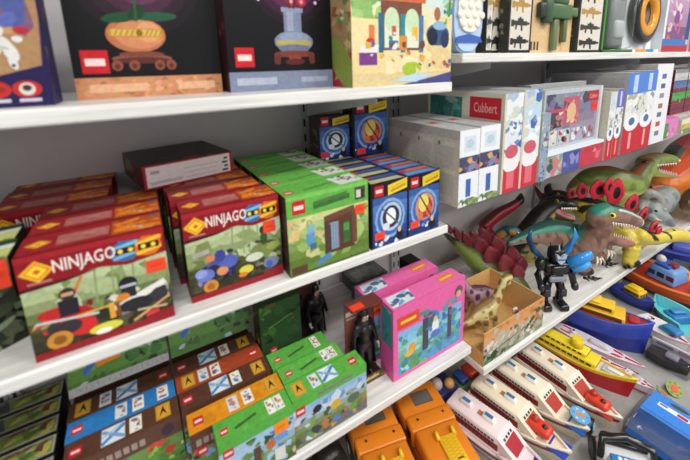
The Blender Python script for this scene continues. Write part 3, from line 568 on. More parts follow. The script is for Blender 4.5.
toybox('construction_set_box', 'dark green forest box standing upright behind the green topped boxes', 'box', .2, .80, ZL, .108, .06, .238, '#2a4426', dict(front=forest, left=dark_side('#2a3a20', 3, ('#6a8a3a', '#3a5a2a', '#c8b060'))), None)
def blk_top(F):
    F.rect(0, 0, 1, 1, '#181818'); F.rect(.01, .1, .99, .93, '#9a978a'); F.rect(.0, .16, .55, .88, '#3f4345'); F.blobs(.0, .14, .55, .9, ['#505456', '#363a3c', '#606464', '#2c2e32'], 14, 3, .04, .09)
    F.poly([(.55, .16), (.97, .2), (.97, .86), (.5, .88)], '#66743f'); F.blobs(.55, .16, .96, .86, ['#54802c', '#a8a048', '#5f3a2c', '#3c6426', '#94946c', '#7c9840'], 22, 5, .03, .07)
def blk_front(F):
    F.rect(0, 0, 1, 1, '#1a1a1a'); F.rect(.0, .55, 1, .95, '#a8a694'); F.blobs(0, 0, 1, .95, ['#4a5a34', '#7a8a4a', '#5a3a30', '#2a2a2a', '#8a8a78'], 30, 6, .05, .1)
pk = None
for k in range(5):
    lab = ('black edged dinosaur set box nearest the bottom left picture corner', 'black edged box second from the bottom left picture corner', 'black edged box third from the bottom left picture corner', 'black edged box in the shadow of the shelf, fourth from the corner', 'black edged box furthest back at the lower left')[k]
    if k == 0: pk = toybox('construction_set_box', lab, 'box', -.392, .7135, ZL, .19, .049, HL, '#161616', dict(top=blk_top, front=blk_front, right=dark_side('#181818', 3)), 'black edged boxes at the lower left')
    else: o = pk.copy(); COL.objects.link(o); tag(o, lab, 'box', 'black edged boxes at the lower left'); o.location = (-.392 - .002 * k, .7135 + .0503 * k, ZL)
# pink boxes
def pink_front(F):
    F.rect(0, 0, 1, 1, '#e264a4'); F.bands(.06, .05, .95, .66, ['#7fb4e0', '#88c0e2', '#8fc8d8', '#7cb8a8', '#6aa890', '#5c9ec0', '#5a94cc'])
    F.blobs(.06, .05, .95, .6, ['#7fc4d8', '#5a9a8a', '#4f86b0', '#8ac8a0', '#6aa8d8', '#9ad0e0', '#4a8a9a'], 46, 3, .03, .08); F.blobs(.4, .3, .9, .75, ['#4f9ad0', '#6ab0dc', '#3f86c4'], 12, 8, .05, .1)
    F.rect(.38, .22, .46, .68, '#4a4658'); F.blobs(.3, .5, .55, .8, ['#3f6a6a', '#5a8a8a', '#4a5a78'], 10, 5, .04, .08); F.rect(.74, .2, .8, .66, '#5a4a58'); F.blobs(.66, .5, .9, .78, ['#5a9a9a', '#6a7a9a', '#3f7a7a'], 9, 6, .04, .07)
    F.ell(.56, .5, .05, .1, '#e8e4e8'); F.ell(.56, .38, .07, .06, '#5a78c0'); F.ell(.56, .6, .03, .04, '#e0b8a0'); F.ell(.24, .36, .05, .07, '#e0a030'); F.ell(.2, .3, .06, .04, '#e8b840'); F.blobs(.1, .05, .5, .25, ['#5a9a5a', '#7ab86a', '#4a8a6a'], 12, 7, .04, .08)
    F.rect(.05, .70, .33, .86, '#d8482e'); F.line(.09, .78, .29, .78, .009, '#e8c040'); F.ell(.9, .84, .06, .08, '#6a5a5a'); F.ell(.9, .8, .04, .05, '#d8a890')
def pink_top(F):
    F.rect(0, 0, 1, 1, '#e56cab'); F.poly([(.02, .1), (.3, .15), (.34, .9), (.04, .9)], '#cfe0e6'); F.blobs(.03, .12, .32, .88, ['#6a9ac8', '#e8eef0', '#4a6a8a', '#8ac0c8', '#d8e4e8'], 14, 4, .03, .06); F.rect(.7, .3, .92, .75, '#e07a50'); F.line(.72, .5, .9, .55, .008, '#f0b850'); F.rect(0, 0, 1, .04, '#d85a9a')
def pink_side(F):
    F.rect(0, 0, 1, 1, '#d85a9c'); F.rect(.1, .45, .9, .95, '#3f8a86'); F.blobs(.1, .45, .9, .95, ['#2f6a70', '#5aa890', '#3f7a9a', '#7ab8a0'], 14, 4, .1, .25)
pk = toybox('construction_set_box', 'pink box with a woodland princess picture, nearer of the two', 'box', .488, .632, ZL, .262, .056, .214, '#e264a4', dict(front=pink_front, top=pink_top, left=pink_side, right=pink_side), 'pink princess boxes')
o = pk.copy(); COL.objects.link(o); o.location = (.461, .716, ZL); tag(o, 'pink box behind the nearer woodland princess box', 'box', 'pink princess boxes')
# flat clear packs against the panel
def packart(F):
    F.rect(0, 0, 1, 1, '#6f766e'); F.blobs(0, 0, 1, 1, ['#5a625c', '#88908a', '#7a8a70', '#3f4642', '#a0a49c'], 22, 4, .06, .14); F.rect(.1, .3, .4, .7, '#9aa09a'); F.rect(.6, .2, .9, .6, '#2c2f30')
for k, (x, y, z, w, q) in enumerate(((.58, .90, ZL, .15, 0), (.60, 1.001, ZL + .0, .145, 0))):
    o = toybox('blister_pack', ('grey green flat pack behind the pink boxes, nearer of two', 'grey green flat pack touching the panel behind the pink boxes')[k], 'package', x, y, z, w, .09 if k == 2 else .094, .045, '#555b57', dict(top=packart, front=packart), 'flat packs behind the pink boxes', (0, 0, q * 0))
    g = G(); g.rbox(.012, w - .012, .01, .08, .0454, .06, .006, '#ffffff'); b = g.build('clear_blister', 'clear', o); b['label'] = 'clear plastic blister'
o = toybox('toy_box', 'black toy box with a white figure, in the gap right of the pink boxes', 'box', .715, .80, ZL, .05, .09, .165, '#1a1a1c', dict(front=lambda F: (F.rect(0, 0, 1, 1, '#17171a'), F.ell(.4, .7, .25, .1, '#d8d4cc'), F.ell(.5, .5, .2, .12, '#b8b0a0'), F.rect(.1, .1, .9, .25, '#4a4a50')), top=lambda F: F.rect(0, 0, 1, 1, '#2c2c30')))
# ------------------------------------------------------------------ puzzles on the middle right shelf
def wface(F):
    F.rect(0, 0, 1, 1, '#bdb7ab'); F.rect(0, .88, 1, 1, '#aaa79f')
    for a in range(3):
        for b_ in range(2): F.rect(.1 + .3 * a, .12 + .36 * b_, .34 + .3 * a, .42 + .36 * b_, '#b3ada2'); F.ell(.22 + .27 * a, .44 + .36 * b_, .014, .03, '#6a675f'); F.rect(.28 + .27 * a, .42 + .36 * b_, .42 + .27 * a, .48 + .36 * b_, '#c8c2b4')
    F.poly([(.0, 0), (.3, 0), (.3, .1), (0, .1)], '#2a3a5a')
def wspine(F):
    F.rect(0, 0, 1, 1, '#e4e8ec'); F.rect(.2, .72, .8, .92, '#cfd9e2'); F.ell(.5, .82, .2, .06, '#b8c8d8'); F.rect(0, .45, 1, .66, '#4a4a66'); F.blobs(0, .45, 1, .66, ['#3a4a7a', '#6a5a7a', '#d8a060', '#7a86a8', '#2c2c44', '#a86a8a'], 22, 4, .1, .25); F.rect(.35, .12, .6, .36, '#3f66b0'); F.blobs(0, 0, 1, .1, ['#5a7a4a', '#7a8a5a', '#a8b068', '#4a6a4a'], 14, 3, .1, .25)
def wtop(F): F.rect(0, 0, 1, 1, '#b8babb'); F.blobs(.1, .1, .9, .7, ['#aaaeb0', '#c6c8c8'], 6, 2, .1, .2); F.rect(.3, .4, .7, .5, '#c25a48')
def pface(F):
    F.rect(0, 0, 1, 1, '#c9c6b8'); F.rect(.04, .05, .5, .94, '#3d7a72'); F.blobs(.04, .3, .5, .94, ['#2f6a66', '#4a8a80', '#5a9a8c', '#8aa89a'], 14, 3, .08, .16); F.rect(.04, .05, .96, .72, '#9a8f80'); F.blobs(.04, .05, .96, .7, ['#d8d0bc', '#8a6a5a', '#3a2a28', '#b88a7a', '#c8b8a0', '#6a7a7a'], 36, 5, .05, .12)
    F.rect(.60, .74, .965, .955, '#b92634'); F.text('Cubbert', .65, .80, .92, .90, '#d89a98')
def pspine(tone, seed):
    def fn(F):
        F.rect(0, 0, 1, 1, '#d8dfe4'); F.rect(0, .72, 1, 1, tone); F.blobs(0, .42, 1, 1, [tone, '#6a8ac0', '#a8b8d0', '#e4e8ea', '#4a66a8', '#c8d0c0'], 34, seed, .1, .28)
        F.rect(0, 0, 1, .3, '#c4303e'); F.ell(.5, .3, .44, .09, '#e6e6e8'); F.rect(.3, .04, .7, .22, '#d8707a'); F.rect(0, .0, .1, 1, '#cfc8b4')
        F.ell(.5, .42, .35, .07, '#c85a6a')
    return fn
def slim(F): F.rect(0, 0, 1, 1, '#8fa0b4'); F.blobs(0, 0, 1, 1, ['#7a8aa8', '#c8ccb8', '#5a6a8a', '#b0b8c8', '#6a5a7a'], 24, 3, .1, .3)
def bx(label, x, z0, w, h, d, front, left, y=.612, base='#c8c8c4', name='puzzle_box', top=None, right=None):
    return toybox(name, label, 'puzzle box', x, y, z0, w, d, h, base, {k: v for k, v in dict(front=front, left=left, top=top or (lambda F: F.rect(0, 0, 1, 1, '#b4b6b6')), right=right).items() if v})
RM = ZRM + .0004
bx('white puzzle box with beige back showing, leftmost on the middle right shelf', .686, RM, .076, .205, .30, wspine, wface, top=wtop)
bx('white puzzle box, second from the left on the middle right shelf', .764, RM, .080, .208, .30, wspine, wface, top=wtop)
bx('tall puzzle box with a red badge on its broad side', .857, RM, .084, .287, .30, pspine('#dfe4e6', 5), pface)
bx('tall puzzle box with pale blue spine beside the red badge one', .943, RM, .088, .292, .30, pspine('#b8d2e0', 8), lambda F: (F.rect(0, 0, 1, 1, '#cfcdc2'), F.rect(.6, .6, 1, .95, '#b83a44')))
bx('slim grey blue box right of the pale blue spine', 1.042, RM, .043, .215, .22, slim, lambda F: F.rect(0, 0, 1, 1, '#b8c0b0'))
def collage(F):
    F.rect(0, 0, 1, 1, '#b8bcc0'); F.bands(.02, .05, .93, .93, ['#7f8a98', '#7a7a96', '#8a7a8e', '#9a8aa0', '#8f95a8']); F.blobs(.02, .05, .93, .93, ['#6a7a8a', '#9a90b0', '#b0a8c0', '#7a6a8a', '#5a6a80', '#a8b0b8', '#4a4a60'], 40, 7, .03, .09)
    F.rect(.3, .38, .58, .86, '#b85a6e'); F.blobs(.31, .4, .57, .8, ['#d8a878', '#c87a5a', '#e0c0a0', '#b8506a', '#d08a70', '#5a4a3a'], 18, 3, .03, .06); F.ell(.45, .6, .08, .16, '#d8b088'); F.rect(.1, .36, .3, .6, '#4a4a4a'); F.blobs(.1, .34, .32, .62, ['#2c2c2c', '#8a8a78', '#b87078', '#d0c8b8'], 12, 4, .03, .05); F.rect(.08, .62, .3, .68, '#b84a5e')
    for k in range(4): F.rect(.03 + .22 * k, .06, .235 + .22 * k, .32, ('#c8ccc8', '#b8bcc4', '#a0a4b8', '#8f90a8')[k]); F.blobs(.04 + .22 * k, .08, .22 + .22 * k, .3, ['#2a2a2a', '#e0ded8', '#a84a4a', '#7a8a9a', '#d8d8d8'], 8, k, .02, .05)
    F.rect(.73, .74, .93, .92, '#b02a34'); F.text('Cubbert', .76, .79, .90, .87, '#d89a98'); F.rect(.96, 0, 1, 1, '#d4d4d0')
def rowpanel(F):
    F.bands(0, 0, 1, 1, ['#d0d6dc', '#8f9aa6', '#8f9aa6', '#8f9aa6', '#7a8a92', '#7a8a92']); F.rect(0, .0, .26, .86, '#8a968e'); F.blobs(0, 0, .26, .86, ['#3a5a5a', '#a89a7a', '#b0b8b8', '#6a7a6a', '#c87a7a'], 14, 3, .04, .08); F.rect(.26, 0, .56, .9, '#4a569a'); F.blobs(.28, .2, .54, .8, ['#a04a6a', '#5a6ab0', '#8a8ac0', '#38448a'], 10, 4, .04, .07); F.rect(.56, 0, 1, .95, '#c03a4a'); F.blobs(.6, .2, .95, .8, ['#d86a78', '#b83040', '#e08a90'], 10, 5, .03, .06); F.rect(0, .88, 1, 1, '#dfe6ee')
o = toybox('puzzle_box', 'puzzle box lying flat under the cat picture puzzle', 'puzzle box', 1.09, .618, RM, .37, .17, .083, '#b8bcc0', dict(front=rowpanel, top=lambda F: F.rect(0, 0, 1, 1, '#d8dee4')))
toybox('puzzle_box', 'puzzle box with a cat picture and red sticker, standing on the flat one', 'puzzle box', 1.092, .640, RM + .0835, .365, .05, .196, '#c4c8c8', dict(front=collage, top=lambda F: F.rect(0, 0, 1, 1, '#c0c4c4')), None, (0, 0, 0), [('front', .81, .56, .92, .72, '#e8382c')])
toybox('puzzle_box', 'puzzle box standing directly behind the cat picture puzzle', 'puzzle box', 1.11, .70, RM + .0835, .35, .05, .21, '#9a9ca0', dict(top=lambda F: (F.rect(0, 0, 1, 1, '#d8d8d8'), F.rect(0, .5, 1, 1, '#4a4650'))))
def redspine(top, seed, lines='#e0a0a0'):
    def fn(F):
        F.rect(0, 0, 1, 1, '#dfe2e6'); F.rect(0, .74, 1, 1, top); F.rect(.35, .76, .62, .97, '#b8ccec'); F.blobs(0, .45, 1, .74, ['#8a9aa0', '#d8d8c8', '#b0a890', '#c8ccd0', '#5a6a7a', '#e8e8e0'], 26, seed, .1, .22); F.rect(0, 0, 1, .36, '#c4202e'); F.ell(.5, .38, .46, .1, '#e8eaee'); F.ell(.5, .4, .2, .05, '#4a6a9a'); F.rect(.42, .05, .58, .26, lines)
    return fn
def greyside(F): F.rect(0, 0, 1, 1, '#b2b0b0'); F.rect(.04, .06, .96, .94, '#a9a7a8')
bx('white and grey spined puzzle box right of the cat picture puzzle', 1.467, RM, .05, .255, .20, redspine('#c8d4d4', 3), lambda F: F.rect(0, 0, 1, 1, '#c8c4b4'), y=.614)
bx('puzzle box with a violet topped spine', 1.521, RM, .055, .262, .22, redspine('#6a62b4', 4), lambda F: F.rect(0, 0, 1, 1, '#c4bfae'), y=.614)
bx('tall puzzle box with blue top and red foot, left of two alike', 1.60, RM, .135, .318, .30, redspine('#4f80d0', 5), greyside, y=.616)
bx('tall puzzle box with blue top and red foot, right of two alike', 1.737, RM, .125, .322, .30, redspine('#4f80d0', 6), greyside, y=.616)
def tallwhite(F):
    F.rect(0, 0, 1, 1, '#e6e6ea')
    for k, v in enumerate((.82, .70, .58, .45, .34, .22, .1)): F.rect(.35, v, .62, v + .06, ('#5a6a9a', '#4a5a8a', '#8a8a9a', '#a06a5a', '#5a6a8a', '#b84a4a', '#6a7a9a')[k])
bx('tallest white puzzle box with small printed signs, right end of the row', 1.868, RM, .17, .345, .115, tallwhite, greyside, y=.622, top=lambda F: F.rect(0, 0, 1, 1, '#dcd2c8'))
# further along the shelf
def rows(cols, seed):
    def fn(F):
        F.bands(0, 0, 1, 1, cols); F.blobs(0, 0, 1, 1, cols, 12, seed, .03, .08)
    return fn
CC = 'small cartons stacked far along the middle right shelf'
for i in range(4):
    for j in range(3):
        toybox('small_carton', ('red and blue', 'green banded', 'white topped', 'dark red')[i] + ' small carton, ' + ('left', 'middle', 'right')[j] + ' one of the ' + ('bottom', 'second', 'third', 'top')[i] + ' layer far along the shelf', 'box', 2.33 + .19 * j, .70, ZRM + .02 + .058 * i + .06, .18, .12, .056, '#8a2434', dict(front=rows((['#8a2038', '#5a2a4a', '#8a2038'], ['#3f9a44', '#4aa850', '#7a2038'], ['#4a6a9a', '#5a7aa8', '#8a2038'], ['#8a8a8c', '#c8c8c8', '#b8b8ba'])[i], i + j), left=rows(['#7a2434', '#6a2a3a'], 3), top=rows(['#b0b0b4', '#c8c8cc'], 2)), CC)
toybox('toy_box', 'grey carton carrying the far stack of small cartons', 'box', 2.31, .69, RM, .60, .15, .0785, '#b0a8a0', dict(front=rows(['#c8c0b8', '#a89a98', '#b8a8a4'], 3)))
toybox('toy_box', 'pink toy box right of the tallest white puzzle box', 'box', 2.06, .63, RM, .17, .10, .09, '#e070b8', dict(front=lambda F: (F.rect(0, 0, 1, 1, '#d880b8'), F.rect(0, 0, .3, .8, '#4a8a4a'), F.blobs(.2, .1, .9, .6, ['#c8a8c0', '#e8b8d8', '#b86a9a'], 10, 3, .05, .1)), top=lambda F: F.rect(0, 0, 1, 1, '#e878c4')))
for k in range(2): toybox('toy_box', ('yellow and white toy box beyond the pink one', 'grey white toy box beyond the yellow one')[k], 'box', 2.24 + .24 * k, .62, RM, .22, .06, .075, '#c8c4b0', dict(front=rows((['#e0dcc0', '#c8b850', '#7a8a6a'], ['#d0d4d4', '#8a9498', '#b8c0b8'])[k], k), top=rows(['#d8d8d4', '#b8b8b4'], 3)))
# ------------------------------------------------------------------ upper right shelf
RT = ZRT + .0004
t = thing('bubble_toy', 'pale blue bubble popping toy with cream pad, left end of the upper right shelf', 'toy', (.772, .70, RT))
g = G()
def oval(w, h, n=24, p=2.6): return [(math.copysign(abs(math.cos(2 * PI * k / n)) ** (2 / p), math.cos(2 * PI * k / n)) * w / 2, math.copysign(abs(math.sin(2 * PI * k / n)) ** (2 / p), math.sin(2 * PI * k / n)) * h / 2) for k in range(n)]
mv = Matrix.Translation((0, 0, .10)) @ Matrix.Rotation(PI / 2, 4, 'X')
g.prism(oval(.116, .2), -.012, .02, '#9dbde4', mv); g.prism(oval(.108, .19), .02, .026, '#b4cdec', mv); b = g.build('body', 'plastic', t)
g = G(); g.prism(oval(.086, .128), .0265, .031, '#e9e7d8', Matrix.Translation((0, 0, .018)) @ mv); b2 = g.build('bubble_pad', 'plastic', t); b2['label'] = 'cream bubble pad'
for r in range(5):
    for k in range(4 if r % 2 else 3):
        g = G(); g.ball((0, 0, 0), .0098, '#f2f0e2', 10, 6, (1, .45, 1)); g.build('bubble', 'plastic', b2, (-.0275 + .0275 * k - (.01 if r % 2 else 0) + (.0 if r % 2 else .0), -.0315, .075 + .022 * r))
g = G(); g.prism([(-.052, 0), (.052, 0), (.043, .014), (.0, .022), (-.043, .014)][::-1], .0262, .03, '#3f62b4', Matrix.Translation((0, 0, .028)) @ Matrix.Rotation(PI / 2, 4, 'X')); g.build('blue_base_trim', 'plastic', t)
def gun(F, u, v, s, q, flip=1):
    F.rect(u - .28 * s, v - .022 * s, u + .28 * s, v + .022 * s, q); F.rect(u - .12 * s, v + .02 * s, u + .12 * s, v + .045 * s, q); F.rect(u - .05 * s, v + .045 * s, u + .03 * s, v + .06 * s, q)
    F.poly([(u - .2 * s, v), (u - .12 * s, v), (u - .15 * s, v - .065 * s), (u - .21 * s, v - .065 * s)], q); F.poly([(u + .0 * s, v), (u + .08 * s, v), (u + .1 * s, v - .075 * s), (u + .03 * s, v - .075 * s)], q); F.rect(u + .28 * s, v - .012 * s, u + .38 * s, v + .012 * s, q); F.rect(u - .38 * s, v - .035 * s, u - .26 * s, v + .03 * s, q)
def guncard(F):
    F.rect(0, 0, 1, 1, '#1d1f20'); F.rect(.07, .03, .93, .97, '#d8d2c6')
    for k in range(5): gun(F, .5, .12 + .185 * k, 1.05, ('#2b2f2a', '#3a3d34', '#b08a4a', '#2c302c', '#30342e')[k])
def cardbox(label, x, w, y=.658, h=.27, group='toy gun cards on the upper right shelf'): return toybox('toy_gun_card', label, 'toy', x, y, RT, w, .03, h, '#26282a', dict(front=guncard, left=lambda F: (F.rect(0, 0, 1, 1, '#3a3a34'), F.blobs(0, 0, 1, 1, ['#5a5a4a', '#2a2a28', '#8a8268'], 8, 2, .2, .4))), group)
cardbox('dark narrow toy gun card beside the bubble toy', .836, .024, .668)
cardbox('toy gun card partly hidden behind its right neighbour', .862, .10, .694)
cardbox('cream toy gun card with three guns, left of the tan pack', .915, .108)
cardbox('cream toy gun card with three guns, right of the tan pack', 1.278, .165)
def tan(F):
    F.rect(0, 0, 1, 1, '#d8b888'); F.blobs(0, 0, 1, 1, ['#e0c498', '#d0ac78', '#dcbc8c', '#c8a878'], 20, 3, .06, .14)
    for k in range(3): F.rect(.06 + .07 * k, .03, .1 + .07 * k, .12, '#4a4030')
o = toybox('toy_gun_pack', 'tan pack with a big green toy launcher', 'toy', 1.03, .672, RT, .236, .05, .28, '#d8b888', dict(front=tan, left=lambda F: F.rect(0, 0, 1, 1, '#c8a878')), None, (0, 0, 0), [('front', .52, .80, .68, 1.0)])
g = G(); q = '#4a6a40'
DZ = Matrix.Translation((0, 0, -.028)); g.rbox(.08, .20, -.022, -.001, .13, .175, .006, q); g.rbox(.055, .09, -.024, -.001, .115, .19, .008, '#38563a'); g.rbox(.2, .235, -.02, -.001, .14, .168, .005, '#5a7a4a'); g.rbox(.11, .135, -.016, -.001, .035, .13, .004, '#6a7a58'); g.rbox(.165, .186, -.016, -.001, .06, .13, .004, '#5d6a44'); g.rbox(.1, .18, -.018, -.001, .175, .195, .004, '#3d5a3a'); g.rbox(.03, .06, -.02, -.001, .13, .175, .006, '#2c3a34')
g.v = [tuple(DZ @ Vector(p)) for p in g.v]; b = g.build('toy_launcher', 'plastic', o); b['label'] = 'green plastic launcher'
# green box with a clear dome
t = thing('toy_box', 'green toy box with a clear plastic front, right of the toy gun cards', 'box', (1.455, .66, RT))
g = G(); g.box(0, .25, .06, .11, 0, .26, '#3d7a34'); g.box(0, .012, 0, .06, 0, .26, '#4a8a3a'); g.box(0, .25, 0, .06, 0, .008, '#356a30')
F = Face(g, (0.012, .0595, 0.01), (.235, 0, 0), (0, 0, .25)); F.rect(0, 0, 1, 1, '#6a9a4a'); F.blobs(0, 0, 1, 1, ['#8ab05a', '#4a7a3a', '#c8d0c8', '#a8b0a8'], 20, 3, .06, .12); g.build('carton', 'card', t)
g = G(); g.rbox(.1, .2, .012, .05, .012, .2, .02, '#8a8f90'); g.rbox(.11, .19, .004, .03, .05, .12, .012, '#c4c8c6'); g.ball((.15, .03, .21), .028, '#a8acac'); g.build('grey_toy', 'plastic', t)
g = G(); g.rbox(.015, .248, -.006, .058, .01, .25, .02, '#ffffff'); b = g.build('clear_window', 'clear', t); b['label'] = 'clear plastic window'
t = thing('toy_box', 'white toy box with a black and orange ring toy', 'box', (1.722, .665, RT))
g = G(); g.box(0, .25, .04, .09, 0, .3, '#e4e6ea'); g.box(.0, .25, 0, .04, 0, .012, '#dfe2e8'); g.box(.2, .25, .03, .04, 0.012, .3, '#e8eaee'); F = Face(g, (0, -.0002, 0), (.25, 0, 0), (0, 0, .012)); F.rect(.1, 0, .5, 1, '#e89a2c'); F.rect(.5, 0, .8, 1, '#4a8ad0'); g.build('carton', 'card', t)
g = G(); n = 24
for R_, r_, q, yy in ((.125, .03, '#1d1d20', .02), (.095, .024, '#e39a22', .012)):
    rings = []
    for k in range(n + 1):
        a = 2 * PI * k / n; cx = .129 + (R_ - r_) * math.cos(a); cz = .155 + (R_ - r_) * math.sin(a)
        rings.append([(cx + r_ * math.cos(b_) * math.cos(a), yy + r_ * .6 * math.sin(b_), cz + r_ * math.cos(b_) * math.sin(a)) for b_ in [2 * PI * j / 10 for j in range(10)]])
    g.loft(rings, q, False)
b = g.build('ring_toy', 'gloss', t); b['label'] = 'black and orange ring'
def dolls(F):
    F.rect(0, 0, 1, 1, '#c9b4c8'); F.rect(0, 0, 1, .12, '#b83038'); F.rect(0, .1, .9, .2, '#3f78c0'); F.bands(.08, .2, .85, 1, ['#c8a8c0', '#b894b4', '#a88aa8', '#7a5a7a']); F.blobs(.1, .2, .85, 1, ['#d86a5a', '#e8a040', '#8a4a8a', '#d8c0d0', '#c85a9a', '#e0d8e0'], 24, 3, .05, .12); F.rect(.85, .2, 1, 1, '#2c4a86'); F.rect(0, .2, .06, 1, '#e8eaf0')
toybox('toy_box', 'pink and blue toy box with colourful figures, right of the ring toy', 'box', 1.985, .66, RT, .30, .12, .28, '#d8dce4', dict(front=dolls, left=lambda F: F.rect(0, 0, 1, 1, '#dfe4ea')))
toybox('toy_box', 'white toy box far along the upper right shelf', 'box', 2.31, .66, RT, .3, .12, .27, '#d8dce4', dict(front=rows(['#4a6a9a', '#c8d0d8', '#b83038'], 3), left=lambda F: F.rect(0, 0, 1, 1, '#cfd4da')))
# ------------------------------------------------------------------ toy dinosaurs
CAMP = np.array([0, 0, CAMZ])
def ppm(p): return FPX / -float((RW @ (np.array(p) - CAMP))[2])
def conv(path):
    out = []
    for q in path:
        p = at_y(q[0], q[1], q[2]); out.append((p, q[3] / ppm(p)))
    return out
def cz(path):
    out = []
    for x, y, z, r in path:
        p = at_z(x, y, z); out.append((p, r / ppm(p)))
    return out
def leg(x, y, Z, r, dx, dy, rf):
    """a leg from a hip seen at x, y down to the shelf"""
    a = at_z(x, y, Z); s = ppm(a); ra = r / s; rf = rf / s; f = Vector((a.x + dx, a.y + dy, ZRL + rf))
    k = a.lerp(f, .5) + Vector((.012, -.012, 0)); return [(a, ra), (k, ra * .5 + rf * .5), (f + Vector((-.004, .006, .012)), rf), (f, rf), (f + Vector((.018, -.018, -.001)), rf * .85)]
def dense(path, n=5):
    """Catmull-Rom through the joints"""
    P = [Vector(p) for p, r in path]; R_ = [r for p, r in path]; o = []
    for k in range(len(P) - 1):
        a, b, c_, d = P[max(k - 1, 0)], P[k], P[k + 1], P[min(k + 2, len(P) - 1)]
        for j in range(n):
            t = j / n; q = .5 * ((2 * b) + (c_ - a) * t + (2 * a - 5 * b + 4 * c_ - d) * t * t + (3 * b - a - 3 * c_ + d) * t ** 3)
            o.append((q, R_[k] + (R_[k + 1] - R_[k]) * t))
    o.append((P[-1], R_[-1])); return o
def skin(tubes, vox, smooth=5):
    g = G()
    for tb in tubes:
        d = dense(tb); g.tube([p for p, r in d], [r for p, r in d], '#ffffff', 12)
        g.ball(d[0][0], d[0][1] * .98, '#ffffff', 12, 8); g.ball(d[-1][0], d[-1][1] * .98, '#ffffff', 12, 8)
    o = g.build('tmp', 'rubber'); m = o.modifiers.new('r', 'REMESH'); m.mode = 'VOXEL'; m.voxel_size = vox; m.use_smooth_shade = True
    m2 = o.modifiers.new('s', 'SMOOTH'); m2.iterations = smooth; m2.factor = .5
    dg = bpy.context.evaluated_depsgraph_get(); dg.update(); me = bpy.data.meshes.new_from_object(o.evaluated_get(dg))
    old = o.data; bpy.data.objects.remove(o); bpy.data.meshes.remove(old)
    return me
def H(h): return np.array(c(h)[:3])
def sstep(x, a, b): t = np.clip((x - a) / (b - a), 0, 1); return (t * t * (3 - 2 * t))[:, None]
def organic(name, tubes, colfn, vox, mat='rubber', parent=None, base_z=None):
    me = skin(tubes, vox); nv = len(me.vertices); P = np.empty(nv * 3, 'f'); me.vertices.foreach_get('co', P); P = P.reshape(-1, 3)
    S_, T_, I_ = [], [], []
    for i, tb in enumerate(tubes):
        d = dense(tb, 8)
        for k, (p, r) in enumerate(d): S_.append((*p, r)); T_.append(k / (len(d) - 1)); I_.append(i)
    S_ = np.array(S_); T_ = np.array(T_); I_ = np.array(I_)
    D = np.linalg.norm(P[:, None, :] - S_[None, :, :3], axis=2) / S_[None, :, 3]; j = D.argmin(1)
    off = P - S_[j, :3]; up = off[:, 2] / (np.linalg.norm(off, axis=1) + 1e-9)
    colr = np.clip(colfn(P, I_[j], T_[j], up), 0, 1)
    at = me.color_attributes.new('Col', 'FLOAT_COLOR', 'POINT'); arr = np.ones((nv, 4), 'f'); arr[:, :3] = colr; at.data.foreach_set('color', arr.ravel())
    me.materials.clear(); me.materials.append(M[mat])
    loc = Vector((float(P[:, 0].mean()), float(P[:, 1].mean()), float(P[:, 2].min()) if base_z is None else base_z))
    P -= np.array(loc, 'f'); me.vertices.foreach_set('co', P.ravel()); me.update(); me.name = name
    o = bpy.data.objects.new(name, me); COL.objects.link(o); o.location = loc
    if parent: o.parent = parent
    return o
def child(g, name, mat, o, label=None):
    """build in world coordinates, keep under o"""
    g.v = [tuple(Vector(p) - o.location) for p in g.v]; k = g.build(name, mat, o)
    if label: k['label'] = label
    return k
def eye(o, x, y, Y, rpx, q='#e8d83a'):
    p = at_y(x, y, Y); r = rpx / ppm(p); d = (Vector((0, 0, CAMZ)) - p).normalized()
    g = G(); g.ball(p, r, q, 12, 8); g.ball(p + d * r * .55, r * .62, '#101010', 10, 6); return child(g, 'eye', 'gloss', o)
def teeth(o, rows, name='teeth', q='#efe9dc'):
    g = G()
    for (x0, y0, Y0, x1, y1, Y1, n, L, dy) in rows:
        for k in range(n):
            t = (k + .5) / n; p = at_y(x0 + (x1 - x0) * t, y0 + (y1 - y0) * t, Y0 + (Y1 - Y0) * t); e = at_y(x0 + (x1 - x0) * t + .4, y0 + (y1 - y0) * t + L * dy, Y0 + (Y1 - Y0) * t); r = .9 / ppm(p)
            g.tube([p, e], [r, r * .15], q, 6)
    return child(g, name, 'gloss', o)
def claws(o, x, y, Y, n, spread, L, q='#151416', rp=1.6, dy=.5):
    for k in range(n):
        g = G(); u = (k - (n - 1) / 2) * spread; p = at_y(x + u, y - .5 + abs(u) * .1, Y); m_ = at_y(x + u * 1.2 + L * .5, y + L * dy * .3, Y - .012); e = at_y(x + u * 1.4 + L, y + L * dy, Y - .02); s = ppm(p)
        for a in (p, m_, e): a.z = max(a.z, ZRL + rp / s * 1.06)
        g.tube([p, m_, e], [rp / s, rp / s * .8, rp / s * .2], q, 7); child(g, 'claw', 'gloss', o, 'black claw')
def plate(o, x, y, Y, w, h, tilt, q, spot=None, th=.010, yaw=.5):
    """a pointed back plate, thick in the middle"""
    p = at_y(x, y, Y); s = ppm(p); w /= s; h /= s; g = G()
    ol = [(-.28, -.5), (.28, -.5), (.5, -.12), (.40, .18), (.16, .42), (0, .5), (-.16, .42), (-.40, .18), (-.5, -.12)]
    m_ = Matrix.Translation(p) @ Matrix.Rotation(-yaw, 4, 'Z') @ Matrix.Rotation(tilt, 4, 'Y')
    rings = []
    for k, yy in ((.72, -th / 2), (1, -th * .22), (1, th * .22), (.72, th / 2)): rings.append([m_ @ Vector((a * w * k, yy, b_ * h * k)) for a, b_ in ol])
    g.loft(rings, q, True, False)
    if spot: 
        for sg in (-1, 1): g.raw([m_ @ Vector((.2 * w * math.cos(a), sg * (th / 2 + .0006), .24 * h * math.sin(a) - .05 * h)) for a in [k * PI / 5 for k in range(10)]], [tuple(range(10))], spot)
    return child(g, 'back_plate', 'rubber', o)
